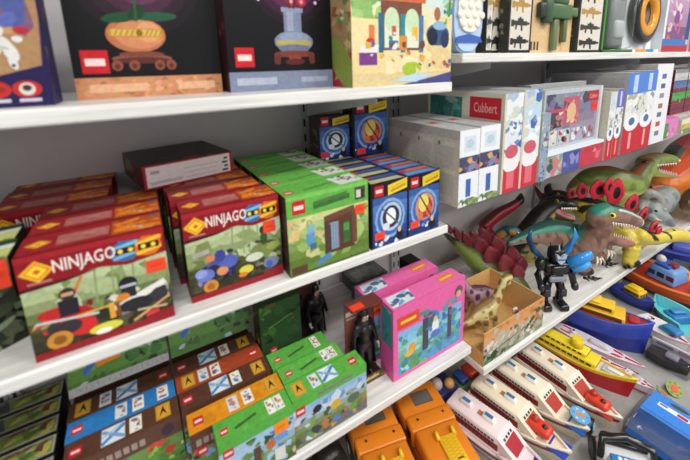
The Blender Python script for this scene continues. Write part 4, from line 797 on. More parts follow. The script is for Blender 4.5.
def mixc(base, mask, hexcol): return base * (1 - mask) + H(hexcol) * mask
def bnoise(P, s, seed=0): return np.sin(P[:, 0] * s + seed) * np.sin(P[:, 1] * s * 1.3 + 2 * seed) * np.sin(P[:, 2] * s * 1.1 + 3 * seed)
def legs_to_floor(specs):
    out = []
    for (x, y, Y, r, fx, fy, rf) in specs:
        f = at_z(fx, fy, ZRL); s = ppm(f); a = at_y(x, y, Y); ra = r / ppm(a); f = f + Vector((0, 0, rf / s))
        k = a.lerp(f, .5) + Vector((.012, -.012, 0)); out.append([(a, ra), (k, (ra * .45 + rf / s * .55)), (f + Vector((-.004, .006, .012)), rf / s * .95), (f, rf / s), (f + Vector((.018, -.018, -.002)), rf / s * .8)])
    return out
# brown tyrannosaur in front
tb = [conv([(510, 243, .775, 3), (523, 238, .78, 5.5), (536, 234, .785, 9), (549, 233, .785, 13), (563, 237, .765, 17), (578, 243, .715, 19.5), (588, 240, .68, 16), (595, 231, .66, 13), (602, 221, .64, 11.5)]),
      conv([(598, 217, .64, 11.5), (606, 213, .625, 10.8), (614, 213.5, .61, 9.6), (624, 216.5, .595, 8.6), (633, 220, .58, 7.2), (638.5, 222, .575, 5)]),
      conv([(598, 231, .64, 8), (611, 239, .615, 5), (623, 243.5, .60, 3.8), (633, 243.5, .59, 2.6)]),
      conv([(596, 246, .66, 5), (605, 242, .635, 4), (610, 249, .625, 2.6)]), conv([(586, 252, .665, 5), (595, 251, .64, 3.6), (599, 258, .63, 2.6)])] + legs_to_floor([(573, 256, .725, 13, 583, 275, 5), (588, 252, .735, 11, 601, 262, 4.6)])
def trex_col(P, i, t, up):
    b = np.tile(H('#94705f'), (len(P), 1)); b = mixc(b, sstep(bnoise(P, 55, 1), .1, .35) * .7, '#6f4a40'); b = mixc(b, sstep(np.sin(P[:, 0] * 120 + P[:, 2] * 25), .6, .85) * sstep(up, -.2, .1) * (i == 0)[:, None] * .8, '#54382e'); b = mixc(b, sstep(-up, .35, .8) * (i < 1)[:, None], '#b39a82')
    b = mixc(b, sstep(up, .25, .62) * ((i == 0) | (i == 1))[:, None], '#2f7f68'); b = mixc(b, sstep(up, .72, .9) * (i == 0)[:, None], '#1d4a42')
    m_ = (i == 1); b = mixc(b, sstep(up, .62, .8) * (m_ & (t > .2))[:, None], '#15191a'); b = mixc(b, sstep(up, .45, .6) * sstep(.72 - up, 0, .1) * (m_ & (t > .3))[:, None], '#d6dcd8'); b = mixc(b, (m_ & (t > .88))[:, None] * 1.0, '#d8cdb8')
    b = mixc(b, sstep(up, .35, .6) * ((i == 2) & (t > .25))[:, None], '#c8526a'); b = mixc(b, sstep(-up, .5, .8) * (m_ & (t > .35))[:, None], '#a8485c'); b = mixc(b, sstep(t, .55, .85) * (i >= 5)[:, None], '#33261f'); return b
o = organic('toy_dinosaur', tb, trex_col, .0052); tag(o, 'brown tyrannosaur with teal back and open toothy jaws, nearest the shelf edge', 'toy')
eye(o, 612.5, 215.5, .572, 3.0, '#e6dc3c'); teeth(o, [(612, 222.5, .585, 638, 226, .562, 10, 4.2, 1)], 'upper_teeth'); teeth(o, [(613, 236, .59, 633, 242, .58, 9, 3.4, -1)], 'lower_teeth')
claws(o, 588, 277.5, .645, 3, 4.5, 8); claws(o, 606, 264, .66, 3, 4, 7); 
for x, y, Y in ((610, 250, .622), (599, 257, .628)):
    for k in (-1, 0, 1):
        g = G(); p = at_y(x + k * 2, y, Y); s = ppm(p); g.tube([p, at_y(x + k * 3.4 + 2, y + 5, Y - .01), at_y(x + k * 4 + 1, y + 9, Y - .012)], [1.4 / s, 1.1 / s, .3 / s], '#d8cfc0', 6)
        child(g, 'hand_claw', 'gloss', o, 'pale curved claw')
# yellow stegosaur with red plates
tb = [cz([(563, 209, .73, 4), (575, 206, .74, 9), (590, 211, .735, 14.5), (608, 219, .708, 16), (624, 228, .672, 13.5), (638, 235, .655, 9.5), (652, 238, .645, 7), (664, 237, .645, 6), (676, 235, .645, 7), (688, 237, .635, 6), (697, 239, .625, 3.5)]), leg(627, 237, .65, 9, -.02, -.03, 5.2), leg(641, 236, .665, 7, .05, .06, 4), leg(588, 216, .70, 9, .03, .02, 4.5), leg(600, 214, .70, 9, .09, .0, 4.5)]
def steg_col(P, i, t, up):
    b = np.tile(H('#d3bf45'), (len(P), 1)); b = mixc(b, sstep(-up, .3, .8), '#e0d489'); b = mixc(b, sstep(up, .70, .82) * (i == 0)[:, None] * (t < .6)[:, None], '#1d1a14')
    st = np.sin(P[:, 0] * 95 + P[:, 1] * 40); b = mixc(b, sstep(st, .55, .75) * sstep(up, -.1, .12) * ((i == 0) & (t < .72))[:, None], '#1f1b14'); b = mixc(b, sstep(t, .72, .85) * (i > 0)[:, None], '#151412'); return b
o = organic('toy_dinosaur', tb, steg_col, .0052); tag(o, 'yellow stegosaur with black stripes and black spotted red plates', 'toy')
for k, (x, y, Z, w, h, tl) in enumerate(((571, 193, .845, 9, 11, -.2), (582, 190, .86, 13, 17, -.2), (598, 189, .865, 19, 20, -.1), (609, 186, .885, 12, 18, 0), (616, 191, .86, 20, 27, .1), (632, 203, .815, 14, 20, .3), (643, 215, .77, 9, 19, .35), (654, 226, .71, 8, 13, .4), (659, 230, .69, 6, 9, .4))): plate(o, x, y, at_z(x, y, Z).y, w, h, tl, '#c42238', '#14100f' if k < 8 else None, .014, .45)
eye(o, 673.5, 231.5, at_z(673.5, 231.5, .667).y, 2.2, '#5a2a1a'); claws(o, 628, 267, .60, 3, 3.6, 3.5, '#151416', 2.2, .4)
# green long snouted raptor at the back
tb = [cz([(570, 190, .78, 4), (578, 185, .79, 8), (590, 180, .82, 12), (606, 180, .82, 15), (621, 184, .80, 15), (633, 184, .79, 12), (641, 174, .83, 9.5), (647, 166, .86, 8.5)]),
      cz([(645, 164, .865, 9), (655, 159, .875, 7), (665, 158.5, .87, 5.5), (674, 159.5, .86, 4), (678, 160.5, .855, 2.4)]), cz([(646, 170, .84, 6.5), (658, 173, .825, 4), (669, 175, .81, 2.8), (679, 176.5, .80, 1.6)]), leg(622, 190, .76, 11, -.02, .07, 5), leg(604, 190, .77, 10, .0, .05, 5)]
def rap_col(P, i, t, up):
    b = np.tile(H('#7f9440'), (len(P), 1)); b = mixc(b, sstep(up, .35, .75), '#4f5f26'); b = mixc(b, sstep(bnoise(P, 48, 2), .15, .4) * .8, '#5b6b2c'); b = mixc(b, sstep(-up, .1, .6), '#c9d478'); b = mixc(b, sstep(up, .8, .95) * (i == 0)[:, None], '#7a3a26')
    b = mixc(b, sstep(up, .5, .8) * (i == 1)[:, None], '#8a7a4a'); b = mixc(b, sstep(up, .2, .5) * ((i == 2) & (t > .25))[:, None], '#c07a86'); b = mixc(b, sstep(-up, .3, .6) * ((i == 1) & (t > .35))[:, None], '#b0707a'); b = mixc(b, ((i == 1) & (t > .9))[:, None] * 1., '#d8e0b0'); return b
o = organic('toy_dinosaur', tb, rap_col, .0062); tag(o, 'olive green raptor with long open snout, by the panel under the puzzle shelf', 'toy')
eye(o, 645, 163, at_z(645, 163, .86).y - .035, 3.4, '#3a2410'); teeth(o, [(657, 165, .735, 677, 163, .72, 8, 2.2, 1)], 'upper_teeth'); teeth(o, [(658, 170, .735, 677, 175, .72, 8, 2, -1)], 'lower_teeth')
# black and yellow dinosaur with white teeth
tb = [cz([(514, 252, .585, 8), (522, 242, .62, 12.5), (533, 228, .675, 12.5), (543, 214, .735, 10.5), (552, 207, .76, 9)]), cz([(551, 205, .765, 9), (561, 203, .775, 8), (570, 205, .775, 6), (576, 207, .77, 3.5)]), cz([(552, 212, .745, 7), (561, 216, .735, 5), (569, 219, .73, 4), (574, 220, .73, 2.4)]), leg(524, 246, .61, 8, .03, -.0, 4.5), leg(514, 246, .61, 8, .02, .03, 4.5)]
def by_col(P, i, t, up):
    b = np.tile(H('#b3a452'), (len(P), 1)); b = mixc(b, sstep(up, .05, .35), '#1c1a14'); st = np.sin(P[:, 2] * 110 + P[:, 0] * 30); b = mixc(b, sstep(st, .45, .7) * (i == 0)[:, None], '#211e16'); b = mixc(b, sstep(-up, .0, .4) * (i == 0)[:, None] * (t > .3)[:, None], '#c9be76')
    b = mixc(b, ((i == 1) & (up > -.3))[:, None] * 1., '#1a1816'); b = mixc(b, sstep(up, .3, .6) * (i == 2)[:, None], '#b0606a'); b = mixc(b, ((i == 2) & (up <= .3))[:, None] * .8, '#2a241c'); return b
o = organic('toy_dinosaur', tb, by_col, .0055); tag(o, 'black and yellow dinosaur with white teeth, behind the brown tyrannosaur', 'toy')
eye(o, 557, 201, at_z(557, 201, .79).y - .025, 1.8, '#c8a838'); teeth(o, [(561, 208, .815, 577, 208, .77, 7, 3, 1)], 'upper_teeth'); teeth(o, [(562, 214, .83, 575, 219, .79, 7, 2.6, -1)], 'lower_teeth')
# dark horned one, further back
tb = [cz([(536, 222, .63, 9), (546, 208, .69, 8.5), (553, 198, .735, 7.5), (562, 196, .75, 6), (570, 199, .745, 3.5)]), cz([(544, 200, .715, 4), (538, 192, .745, 2.5), (535, 186, .765, 1)]), cz([(550, 196, .74, 4), (548, 189, .77, 4), (550, 184, .785, 1.5)]), leg(536, 222, .63, 7, .0, .0, 4), leg(540, 218, .65, 7, .04, .0, 4)]
def dk_col(P, i, t, up):
    b = np.tile(H('#a8985a'), (len(P), 1)); b = mixc(b, sstep(up, -.2, .2), '#1f1a18'); b = mixc(b, (i == 1)[:, None] * 1., '#6e2428'); b = mixc(b, (i == 2)[:, None] * 1., '#1c1718'); return b
o = organic('toy_dinosaur', tb, dk_col, .0062); tag(o, 'dark dinosaur with raised red and black horns, furthest back at the left', 'toy'); eye(o, 558, 194, at_z(558, 194, .765).y - .02, 1.4, '#c8a838')
# red tailed dinosaur by the panel
tb = [cz([(497, 245, .60, 8), (488, 236, .645, 8), (484, 227, .69, 6.3), (492, 219, .715, 6.5), (501, 212.5, .74, 6), (511, 207, .76, 5), (517, 203, .775, 4.2)]), cz([(515, 206, .765, 3.2), (520, 200, .785, 4.6), (521, 194, .80, 1.6)]), leg(496, 245, .60, 6, 0, 0.02, 4), leg(497, 241, .61, 6, .03, .02, 4)]
def rd_col(P, i, t, up):
    b = np.tile(H('#a82232'), (len(P), 1)); b = mixc(b, sstep(up, .45, .75), '#5a1420'); b = mixc(b, sstep(-up, .3, .7) * (t < .55)[:, None], '#c98a7a'); b = mixc(b, (i == 1)[:, None] * sstep(t, .1, .3), '#171214'); return b
o = organic('toy_dinosaur', tb, rd_col, .006); tag(o, 'red dinosaur whose black tipped tail lifts against the grey panel', 'toy')
# orange and teal striped long neck
tb = [cz([(514, 259, .60, 8.5), (504, 255, .61, 8), (497, 246, .65, 6), (499, 236, .70, 5), (506, 230, .735, 4.6), (514, 231, .735, 5), (519, 236, .715, 5), (523, 241, .70, 3)]), leg(514, 260, .59, 6, .01, 0, 4), leg(505, 258, .60, 6, .0, .02, 4)]
def ot_col(P, i, t, up):
    b = np.tile(H('#d39a3e'), (len(P), 1)); b = mixc(b, sstep(up, .2, .5), '#1d5460'); b = mixc(b, sstep(np.sin(t * 34), .2, .5) * sstep(t, .35, .45), '#1b4f5c'); b = mixc(b, sstep(t, .82, .9) * .6, '#4a86a8'); return b
o = organic('toy_dinosaur', tb, ot_col, .0052); tag(o, 'small orange and teal striped dinosaur with an arched neck', 'toy'); eye(o, 518, 233, at_z(518, 233, .73).y - .02, 1.3, '#e8e0c0')
# green stegosaur with maroon plates
tb = [cz([(444, 233, .795, 1.6), (452, 240, .755, 3.6), (462, 249, .70, 6.5), (474, 258.5, .638, 10), (487, 268, .60, 12.5), (502, 275, .588, 13), (514, 281, .585, 10), (522, 287, .575, 7), (527, 292, .565, 5)]), leg(492, 269, .585, 7, .04, .02, 5), leg(484, 263, .60, 7, .05, .03, 5), leg(512, 280, .58, 7, .03, .02, 5), leg(507, 275, .58, 7, .05, .04, 5)]
def gs_col(P, i, t, up):
    b = np.tile(H('#7c8a48'), (len(P), 1)); b = mixc(b, sstep(up, .35, .7), '#55602f'); b = mixc(b, sstep(bnoise(P, 60, 4), .2, .4) * .7, '#5f6c38'); b = mixc(b, sstep(.18 - t, 0, .08) * (i == 0)[:, None], '#2e2a20'); b = mixc(b, sstep(-up, .4, .8), '#a9ae78'); return b
o = organic('toy_dinosaur', tb, gs_col, .0055); tag(o, 'green stegosaur with maroon plates, its tail pointing at the left shelf end', 'toy')
for (x, y, Z, w, h, tl) in ((449, 231, .805, 5, 10, -.5), (457, 236, .785, 6, 13, -.4), (466, 241, .745, 9, 15, -.4), (474, 240, .735, 9, 15, -.4), (480, 248, .70, 14, 18, -.35), (484, 239, .73, 11, 17, -.3), (492, 259, .665, 16, 21, -.35), (498, 248, .70, 13, 20, -.3), (506, 267, .65, 15, 20, -.3), (512, 257, .68, 12, 18, -.2), (518, 275, .63, 12, 16, -.2), (522, 266, .655, 10, 14, -.1)): plate(o, x, y - 2.5, at_z(x, y - 2.5, Z).y, w * 1.2, h * 1.2, tl, '#84323b', None, .018, .5)
# grey triceratops
tb = [cz([(668, 196, .68, 10), (660, 202, .66, 12), (653, 208, .65, 11), (657, 214, .63, 9), (665, 219, .61, 6.5), (672, 224, .59, 3.5)]), cz([(642, 211, .66, 2.5), (642, 201, .69, 4), (648, 194, .735, 5), (657, 196, .725, 4), (664, 206, .68, 2.5)]), cz([(654, 212, .65, 3), (660, 210, .66, 2), (667, 208.5, .67, .8)]), cz([(650, 216, .63, 3), (656, 219, .625, 2), (662, 220.5, .625, .8)]), leg(656, 212, .62, 7, -.02, .02, 4), leg(667, 202, .63, 7, .03, .02, 4)]
def tri_col(P, i, t, up):
    b = np.tile(H('#8f9694'), (len(P), 1)); b = mixc(b, sstep(bnoise(P, 60, 5), .15, .4) * .8, '#6b7472'); b = mixc(b, ((i == 2) | (i == 3))[:, None] * sstep(t, .3, .6), '#c9c4b4'); b = mixc(b, (i == 1)[:, None] * sstep(bnoise(P, 90, 7), .1, .3), '#b07a70'); return b
o = organic('toy_dinosaur', tb, tri_col, .0056); tag(o, 'grey horned triceratops behind the row of red plates', 'toy'); eye(o, 656, 211, at_z(656, 211, .66).y - .02, 1.5, '#2a2018')
# brown one at the right edge
tb = [cz([(724, 190, .67, 15), (708, 196, .665, 14), (696, 200, .655, 12), (689, 206, .645, 8)]), leg(699, 204, .635, 8, 0, -.02, 4), leg(711, 198, .645, 8, .03, -.02, 4)]
def br_col(P, i, t, up):
    b = np.tile(H('#7a5844'), (len(P), 1)); b = mixc(b, sstep(up, .2, .6), '#4a3528'); b = mixc(b, sstep(-up, .2, .6), '#a58a70'); b = mixc(b, sstep(bnoise(P, 50, 3), .15, .4) * .6, '#3d2c22'); return b
o = organic('toy_dinosaur', tb, br_col, .0062); tag(o, 'brown dinosaur leaning in at the right picture edge', 'toy'); eye(o, 690, 202, at_z(690, 202, .67).y - .03, 1.5, '#d8c060')
# big orange one with a red and green back
tb = [cz([(667, 186, .64, 14), (682, 177, .665, 20), (697, 167, .695, 20), (712, 156, .725, 16)]), cz([(676, 172, .70, 8), (671, 160, .77, 8), (677, 151, .79, 9), (687, 144, .81, 9), (698, 138, .83, 7)]), leg(676, 182, .64, 11, 0.05, 0.05, 5), leg(694, 172, .67, 11, .06, .05, 5)]
def or_col(P, i, t, up):
    b = np.tile(H('#dd7c2e'), (len(P), 1)); b = mixc(b, sstep(-up, -.1, .35), '#e0b84e'); b = mixc(b, sstep(up, .55, .85) * (i == 0)[:, None], '#c8522a'); b = mixc(b, (i == 1)[:, None] * 1., '#24402c'); b = mixc(b, ((i == 1) & (t > .45))[:, None] * .9, '#b83440'); return b
o = organic('toy_dinosaur', tb, or_col, .0068); tag(o, 'big orange dinosaur with red and dark green back at the right edge', 'toy')
tb = [cz([(632, 204, .60, 5.5), (639, 198, .62, 6.5), (648, 191, .645, 6), (657, 188, .66, 4.5), (667, 187.5, .665, 2.8)]), cz([(647, 193.5, .635, 4), (657, 194, .64, 2.6), (667, 193, .645, 1.6)]), leg(635, 203, .60, 5, 0, 0.02, 3.5), leg(640, 200, .61, 5, .05, .03, 3.5)]
def so_col(P, i, t, up):
    b = np.tile(H('#c27a44'), (len(P), 1)); b = mixc(b, sstep(up, .3, .6), '#8f4526'); b = mixc(b, sstep(up, .0, .4) * (i == 1)[:, None], '#d88a6a'); b = mixc(b, sstep(-up, .3, .6), '#d8b05a'); return b
o = organic('toy_dinosaur', tb, so_col, .0056); tag(o, 'small orange brown dinosaur below the raptor jaw', 'toy'); eye(o, 651, 187, at_z(651, 187, .66).y - .03, 1.3, '#1c140c')
# ------------------------------------------------------------------ robot with blue wings
t = thing('toy_robot', 'black toy robot with bright blue wings standing before the brown tyrannosaur', 'toy', (1.272, .655, ZRL), -.55); t.scale = (.95, 1.0, 1.2)
BK = '#17181b'
g = G(); g.rbox(-.045, .045, -.03, .03, .118, .16, .012, BK, 2, None, (1.15, 1)); g.rbox(-.03, .03, -.026, .026, .09, .122, .01, '#222327'); g.rbox(-.034, .034, -.036, -.024, .10, .118, .005, '#8b9096'); g.rbox(-.03, .03, -.042, -.02, .128, .156, .008, '#202226'); g.build('torso', 'gloss', t)
g = G(); g.rbox(-.026, .026, -.03, .022, .16, .205, .012, BK, 3); g.tube([(-.02, -.002, .198), (-.024, 0, .222)], [.006, .001], BK, 6); g.tube([(.02, -.002, .198), (.024, 0, .226)], [.006, .001], BK, 6); g.tube([(0, -.02, .2), (0, -.018, .22)], [.005, .001], '#b8c4cc', 6); h = g.build('head', 'gloss', t)
g = G(); g.prism([(-.02, .012), (-.013, -.012), (0, -.02), (.013, -.012), (.02, .012), (.008, .008), (0, .0), (-.008, .008)], .0, .012, '#b7c3d0', Matrix.Translation((0, -.030, .184)) @ Matrix.Rotation(PI / 2, 4, 'X')); g.rbox(-.014, .014, -.044, -.04, .178, .183, .001, '#2f6ab0', 1); b = g.build('face_plate', 'gloss', h); b['label'] = 'silver face plate'
for s in (-1, 1):
    g = G(); g.tube([(s * .02, 0, .095), (s * .032, -.008, .06), (s * .03, .0, .03), (s * .032, -.006, .016)], [.017, .018, .015, .018], BK, 8); g.rbox(s * .034 - .018, s * .034 + .018, -.045, .022, 0.0, .022, .007, '#1d1e22'); g.rbox(s * .032 - .012, s * .032 + .012, -.03, -.016, .045, .07, .004, '#33363b'); g.build('leg', 'gloss', t)
    g = G(); g.ball((s * .055, 0, .148), .022, '#202226', 12, 8); g.tube([(s * .058, 0, .145), (s * .068, -.006, .115), (s * .066, -.03, .09)], [.014, .013, .012], BK, 8); g.ball((s * .066, -.036, .086), .014, '#2a2c30', 10, 6); g.build('arm', 'gloss', t)
    g = G(); g.tube([(s * .03, .03, .15), (s * .07, .035, .18), (s * .095, .03, .225), (s * .085, .03, .255)], [.016, .02, .012, .002], '#1c4f86' if s < 0 else '#2f8ad8', 8, None, .5); b = g.build('wing', 'gloss', t); b['label'] = 'blue wing'
g = G(); g.tube([(.045, -.01, .152), (.085, -.025, .172), (.12, -.035, .195)], [.018, .019, .012], '#2f8fe0', 10); g.tube([(.06, -.02, .135), (.09, -.035, .15), (.115, -.04, .165)], [.011, .012, .008], '#4aa3ea', 10); b = g.build('blue_blaster', 'gloss', t)
# ------------------------------------------------------------------ display carton with small dinosaurs
t = thing('display_carton', 'wood coloured open carton of small dinosaurs with a jungle print', 'carton', (.8165, .606, ZRL))
Wc, Dc, Hc = .318, .228, .118
def wood(g, x0, x1, y0, y1, z0, z1): g.box(x0, x1, y0, y1, z0, z1, '#d9ad70')
g = G(); wood(g, 0, Wc, 0, .004, 0, Hc); F = Face(g, (0, 0, 0), (Wc, 0, 0), (0, 0, Hc))
F.bands(0, 0, 1, 1, ['#d9965a', '#d8a070', '#c8b094', '#b8ac98', '#a8a890', '#8a9070']); F.blobs(0, 0, 1, .7, ['#c8c0b0', '#8f9a84', '#d8d4c8', '#6a7a58', '#a89a84', '#5a5248', '#b8b4a4', '#e0dcd0'], 60, 7, .02, .06); F.blobs(0, .45, 1, 1, ['#dc9c60', '#e0a870', '#c88048', '#b8bca8'], 16, 5, .03, .07); F.blobs(0, 0, .3, .35, ['#3f5a34', '#5a7a44', '#2f4428'], 16, 3, .02, .06); F.blobs(.7, .2, 1, .95, ['#6a4a34', '#8a5a3a', '#4a5a34', '#a87a54'], 16, 4, .02, .06)
for k in range(7): F.line(.12 + .09 * k, .28 + .02 * k, .2 + .09 * k, .34 + .02 * k, .003, '#4a4a46')
for k in range(6): F.line(.15 + .11 * k, .45 + .04 * (k % 2), .2 + .11 * k, .56 + .03 * (k % 2), .004, '#e8e4da')
F.rect(0, 0, 1, .03, '#d8d8cc'); g.build('front_panel', 'card', t)
g = G(); wood(g, 0, Wc, Dc - .004, Dc, 0, Hc); g.build('back_panel', 'card', t)
for x in (0, Wc - .004):
    g = G(); wood(g, x, x + .004, .0045, Dc - .0045, 0, Hc if x else .045); g.build('side_panel', 'card', t)
g = G(); wood(g, .0045, Wc - .0045, .0045, Dc - .0045, .0, .004); g.build('bottom', 'card', t)
g = G(); g.raw([(.004, .15, .04), (.004, Dc - .005, .04), (-.006, Dc - .01, Hc + .03), (-.006, .16, Hc + .03), (.0, .15, .04), (.0, Dc - .005, .04), (-.010, Dc - .01, Hc + .029), (-.010, .16, Hc + .029)], [(0, 1, 2, 3), (7, 6, 5, 4), (0, 4, 5, 1), (1, 5, 6, 2), (2, 6, 7, 3), (3, 7, 4, 0)], '#cdb787'); g.build('flap', 'card', t, fix=True)
def small_dino(label, cx, cy, rz, sc, col1, col2, z=ZRL + .0045):
    tb = [[(Vector(p) * sc, r * sc) for p, r in q] for q in ([((-.11, 0, .05), .004), ((-.07, 0, .05), .011), ((-.03, 0, .06), .022), ((.01, 0, .065), .026), ((.04, 0, .08), .017), ((.06, 0, .11), .012), ((.075, 0, .13), .013), ((.1, 0, .132), .009)], [((.075, 0, .122), .009), ((.1, 0, .115), .005)], [((-.02, .02, .05), .013), ((-.015, .024, .02), .008), ((-.01, .024, .007), .007)], [((-.02, -.02, .05), .013), ((-.015, -.024, .02), .008), ((-.01, -.024, .007), .007)], [((.02, .018, .05), .011), ((.026, .022, .02), .007), ((.03, .022, .007), .007)], [((.02, -.018, .05), .011), ((.026, -.022, .02), .007), ((.03, -.022, .007), .007)])]
    def f(P, i, t, up):
        b = np.tile(H(col1), (len(P), 1)); b = mixc(b, sstep(bnoise(P, 150 / sc, 2), .1, .3), col2); return mixc(b, sstep(up, .6, .85), col2)
    o = organic('toy_dinosaur', tb, f, .003); o.location = (cx, cy, z); o.rotation_euler = (0, 0, rz); o.scale = (1, 1, 1.25); return tag(o, label, 'toy')
small_dino('pale yellow small dinosaur in the carton, beside the pink box', .950, .700, -.12, 1.1, '#cfc384', '#8a6a3a')
small_dino('mauve spotted small dinosaur in the carton, furthest back of the two', .985, .778, 2.95, 1.1, '#b08f9c', '#5a3848')
small_dino('dark mauve small dinosaur in the carton, nearest the printed front', 1.06, .636, 3.1, .6, '#8a6478', '#d8cdb0')
# ------------------------------------------------------------------ toy boats and trucks on the base deck
def place(name, label, stern, bow, zr, zb=None, group=None, roll=0, z0=ZD, cat='toy boat'):
    a = at_z(stern[0], stern[1], z0 + zr); b = at_z(bow[0], bow[1], z0 + (zr if zb is None else zb)); d = (b - a); d.z = 0; L = d.length
    t = thing(name, label, cat, ((a.x + b.x) / 2, (a.y + b.y) / 2, z0), math.atan2(d.y, d.x), group); return t, L
def hull_rings(L, B, H_, sheer=.25, full=.35, stern=.8, n=14, keel=.55):
    R_ = []
    for k in range(n + 1):
        u = k / n; x = -L / 2 + L * u; w = stern + (1 - stern) * min(1, u / .3) if u < full else max(.015, 1 - ((u - full) / (1 - full)) ** 2.2)
        h = H_ * (1 + sheer * max(0, (u - .45) / .55) ** 2); kx = x - (L * .07 * ((u - full) / (1 - full)) if u > full else 0); R_.append((x, kx, w * B / 2, h))
    return R_
def hull(g, L, B, H_, bands, deck, **kw):
    """bands: (height fraction, colour) from keel to rail"""
    R_ = hull_rings(L, B, H_, **kw); fr = [0] + [b for b, q in bands]; prev = None
    for k in range(len(R_) - 1):
        for j in range(len(bands)):
            for s in (-1, 1):
                q = []
                for (rr, f) in ((R_[k], fr[j]), (R_[k + 1], fr[j]), (R_[k + 1], fr[j + 1]), (R_[k], fr[j + 1])):
                    x, kx, w, h = rr; q.append((kx + (x - kx) * f, s * w * (.62 + .38 * f ** .6), h * f))
                g.face(q if s < 0 else q[::-1], bands[j][1], False)
        (x, kx, w, h), (x2, kx2, w2, h2) = R_[k], R_[k + 1]
        g.face([(x, -w, h), (x2, -w2, h2), (x2, w2, h2), (x, w, h)], deck); g.face([(kx, w * .62, 0), (kx2, w2 * .62, 0), (kx2, -w2 * .62, 0), (kx, -w * .62, 0)], bands[0][1])
    x, kx, w, h = R_[0]
    for j in range(len(bands)): f, f2 = fr[j], fr[j + 1]; g.face([(x, w * (.62 + .38 * f ** .6), h * f), (x, -w * (.62 + .38 * f ** .6), h * f), (x, -w * (.62 + .38 * f2 ** .6), h * f2), (x, w * (.62 + .38 * f2 ** .6), h * f2)], bands[j][1])
    return R_
def rail(g, R_, k0, k1, col, hh=.006, th=.003):
    for s in (-1, 1): g.tube([(x, s * (w - th * .5), h + hh * .4) for x, kx, w, h in R_[k0:k1]], th, col, 6)
def windows(g, x0, x1, y, z, n, w, h, col, s):
    for k in range(n):
        x = x0 + (x1 - x0) * (k + .5) / n; q = [(x - w / 2, y, z - h / 2), (x + w / 2, y, z - h / 2), (x + w / 2, y, z + h / 2), (x - w / 2, y, z + h / 2)]; g.face(q if s < 0 else q[::-1], col)
def liner(label, stern, bow, tone, low, hatch, mat_col, group):
    t, L = place('toy_ship', label, stern, bow, .07, .05, group); B = .112; H_ = .048
    g = G(); R_ = hull(g, L, B, H_, [(.3, low), (.62, tone), (.86, '#8e2228'), (1, tone)], tone, stern=.86); rail(g, R_, 8, 15, tone, .008, .0045); g.build('hull', 'plastic', t)
    x0, x1 = -.47 * L, .07 * L; w = .40 * B
    g = G(); g.rbox(x0, x1, -w * .94, w * .94, H_, H_ + .03, .004, '#8e2228', 1); g.rbox(x0 - .004, x1 + .004, -w * 1.05, w * 1.05, H_ - .001, H_ + .007, .002, tone, 1)
    for s in (-1, 1): windows(g, x0 + .02, x1 - .02, s * (w * .94 + .0006), H_ + .018, 11, .006, .008, '#2a1a1a', s)
    g.build('lower_cabin', 'plastic', t)
    g = G(); g.rbox(x0, x1, -w, w, H_ + .028, H_ + .05, .006, tone, 2, None, (.96, .86))
    for s in (-1, 1): windows(g, x0 + .015, x1 - .012, s * (w * .95 + .0022), H_ + .039, 14, .008, .007, '#3a2a26', s)
    r = g.build('upper_cabin', 'plastic', t)
    g = G(); wv = w * .9; g.raw([(x1 - .006, -wv, H_ + .049), (x1 - .006, wv, H_ + .049), (x1 + .05, wv * .95, H_ + .012), (x1 + .05, -wv * .95, H_ + .012), (x1 - .006, -wv, H_), (x1 - .006, wv, H_), (x1 + .05, wv * .95, H_), (x1 + .05, -wv * .95, H_)], [(3, 2, 1, 0), (4, 5, 6, 7), (0, 4, 7, 3), (1, 2, 6, 5), (2, 3, 7, 6), (0, 1, 5, 4)], tone)
    n_ = Vector((.037, 0, .056)).normalized() * .0008
    for k in range(4): y = -wv * .5 + wv * .33 * k; p = Vector((x1 + .008, y, H_ + .0398)) + n_; g.face([p + Vector((-.003, -.004, .002)), p + Vector((.003, -.004, -.002)), p + Vector((.003, .004, -.002)), p + Vector((-.003, .004, .002))], '#2c2422')
    q = [(x1 + .013, wv * .72), (x1 + .048, wv * .6), (x1 + .048, -wv * .6), (x1 + .013, -wv * .72)]; zz = lambda x: H_ + .049 - (x - x1 + .006) * .037 / .056
    g.face([Vector((x, -y, zz(x))) + n_ for x, y in q], hatch); g.build('bridge', 'plastic', t, fix=False)
    for k, xx in enumerate((x0 + .3 * (x1 - x0), x0 + .72 * (x1 - x0))):
        g = G(); g.rbox(xx - .022, xx + .022, -.012, .012, H_ + .048, H_ + .062, .004, tone if k == 0 else '#f0eee8', 2, None, (.8, .8)); g.face([(xx - .014, -.0065, H_ + .0624), (xx + .012, -.0065, H_ + .0624), (xx + .012, .0065, H_ + .0624), (xx - .014, .0065, H_ + .0624)], '#3f6f9e'); g.build('roof_hatch', 'plastic', t)
    g = G(); g.face([(x0 + .52 * (x1 - x0), -.009, H_ + .0504), (x0 + .6 * (x1 - x0), -.009, H_ + .0504), (x0 + .6 * (x1 - x0), .009, H_ + .0504), (x0 + .52 * (x1 - x0), .009, H_ + .0504)], '#a8774a'); g.build('roof_label', 'plastic', r)
    xf = x1 + .055
    g = G(); g.rbox(xf + .022, xf + .075, -.029, .029, H_, H_ + .006, .002, mat_col, 1); g.build('fore_mat', 'plastic', t)
    return t, L, xf, H_, B
SH = 'toy passenger ships moored side by side'
def lifeboat(t, x, z, q='#d8402c'):
    g = G(); g.rbox(x - .032, x + .038, -.023, .023, z, z + .026, .011, q, 3); g.ball((x - .012, .004, z + .027), .013, '#b83424', 10, 6); g.ball((x + .018, -.002, z + .024), .009, '#3a2a26', 8, 6); g.build('lifeboat', 'plastic', t)
t, L, xf, z, B = liner('pinkish white toy passenger ship nearest the orange trucks', (449, 397.5), (556, 482), '#e9d9da', '#e6dadd', '#a8182a', '#2f3f9a', SH)
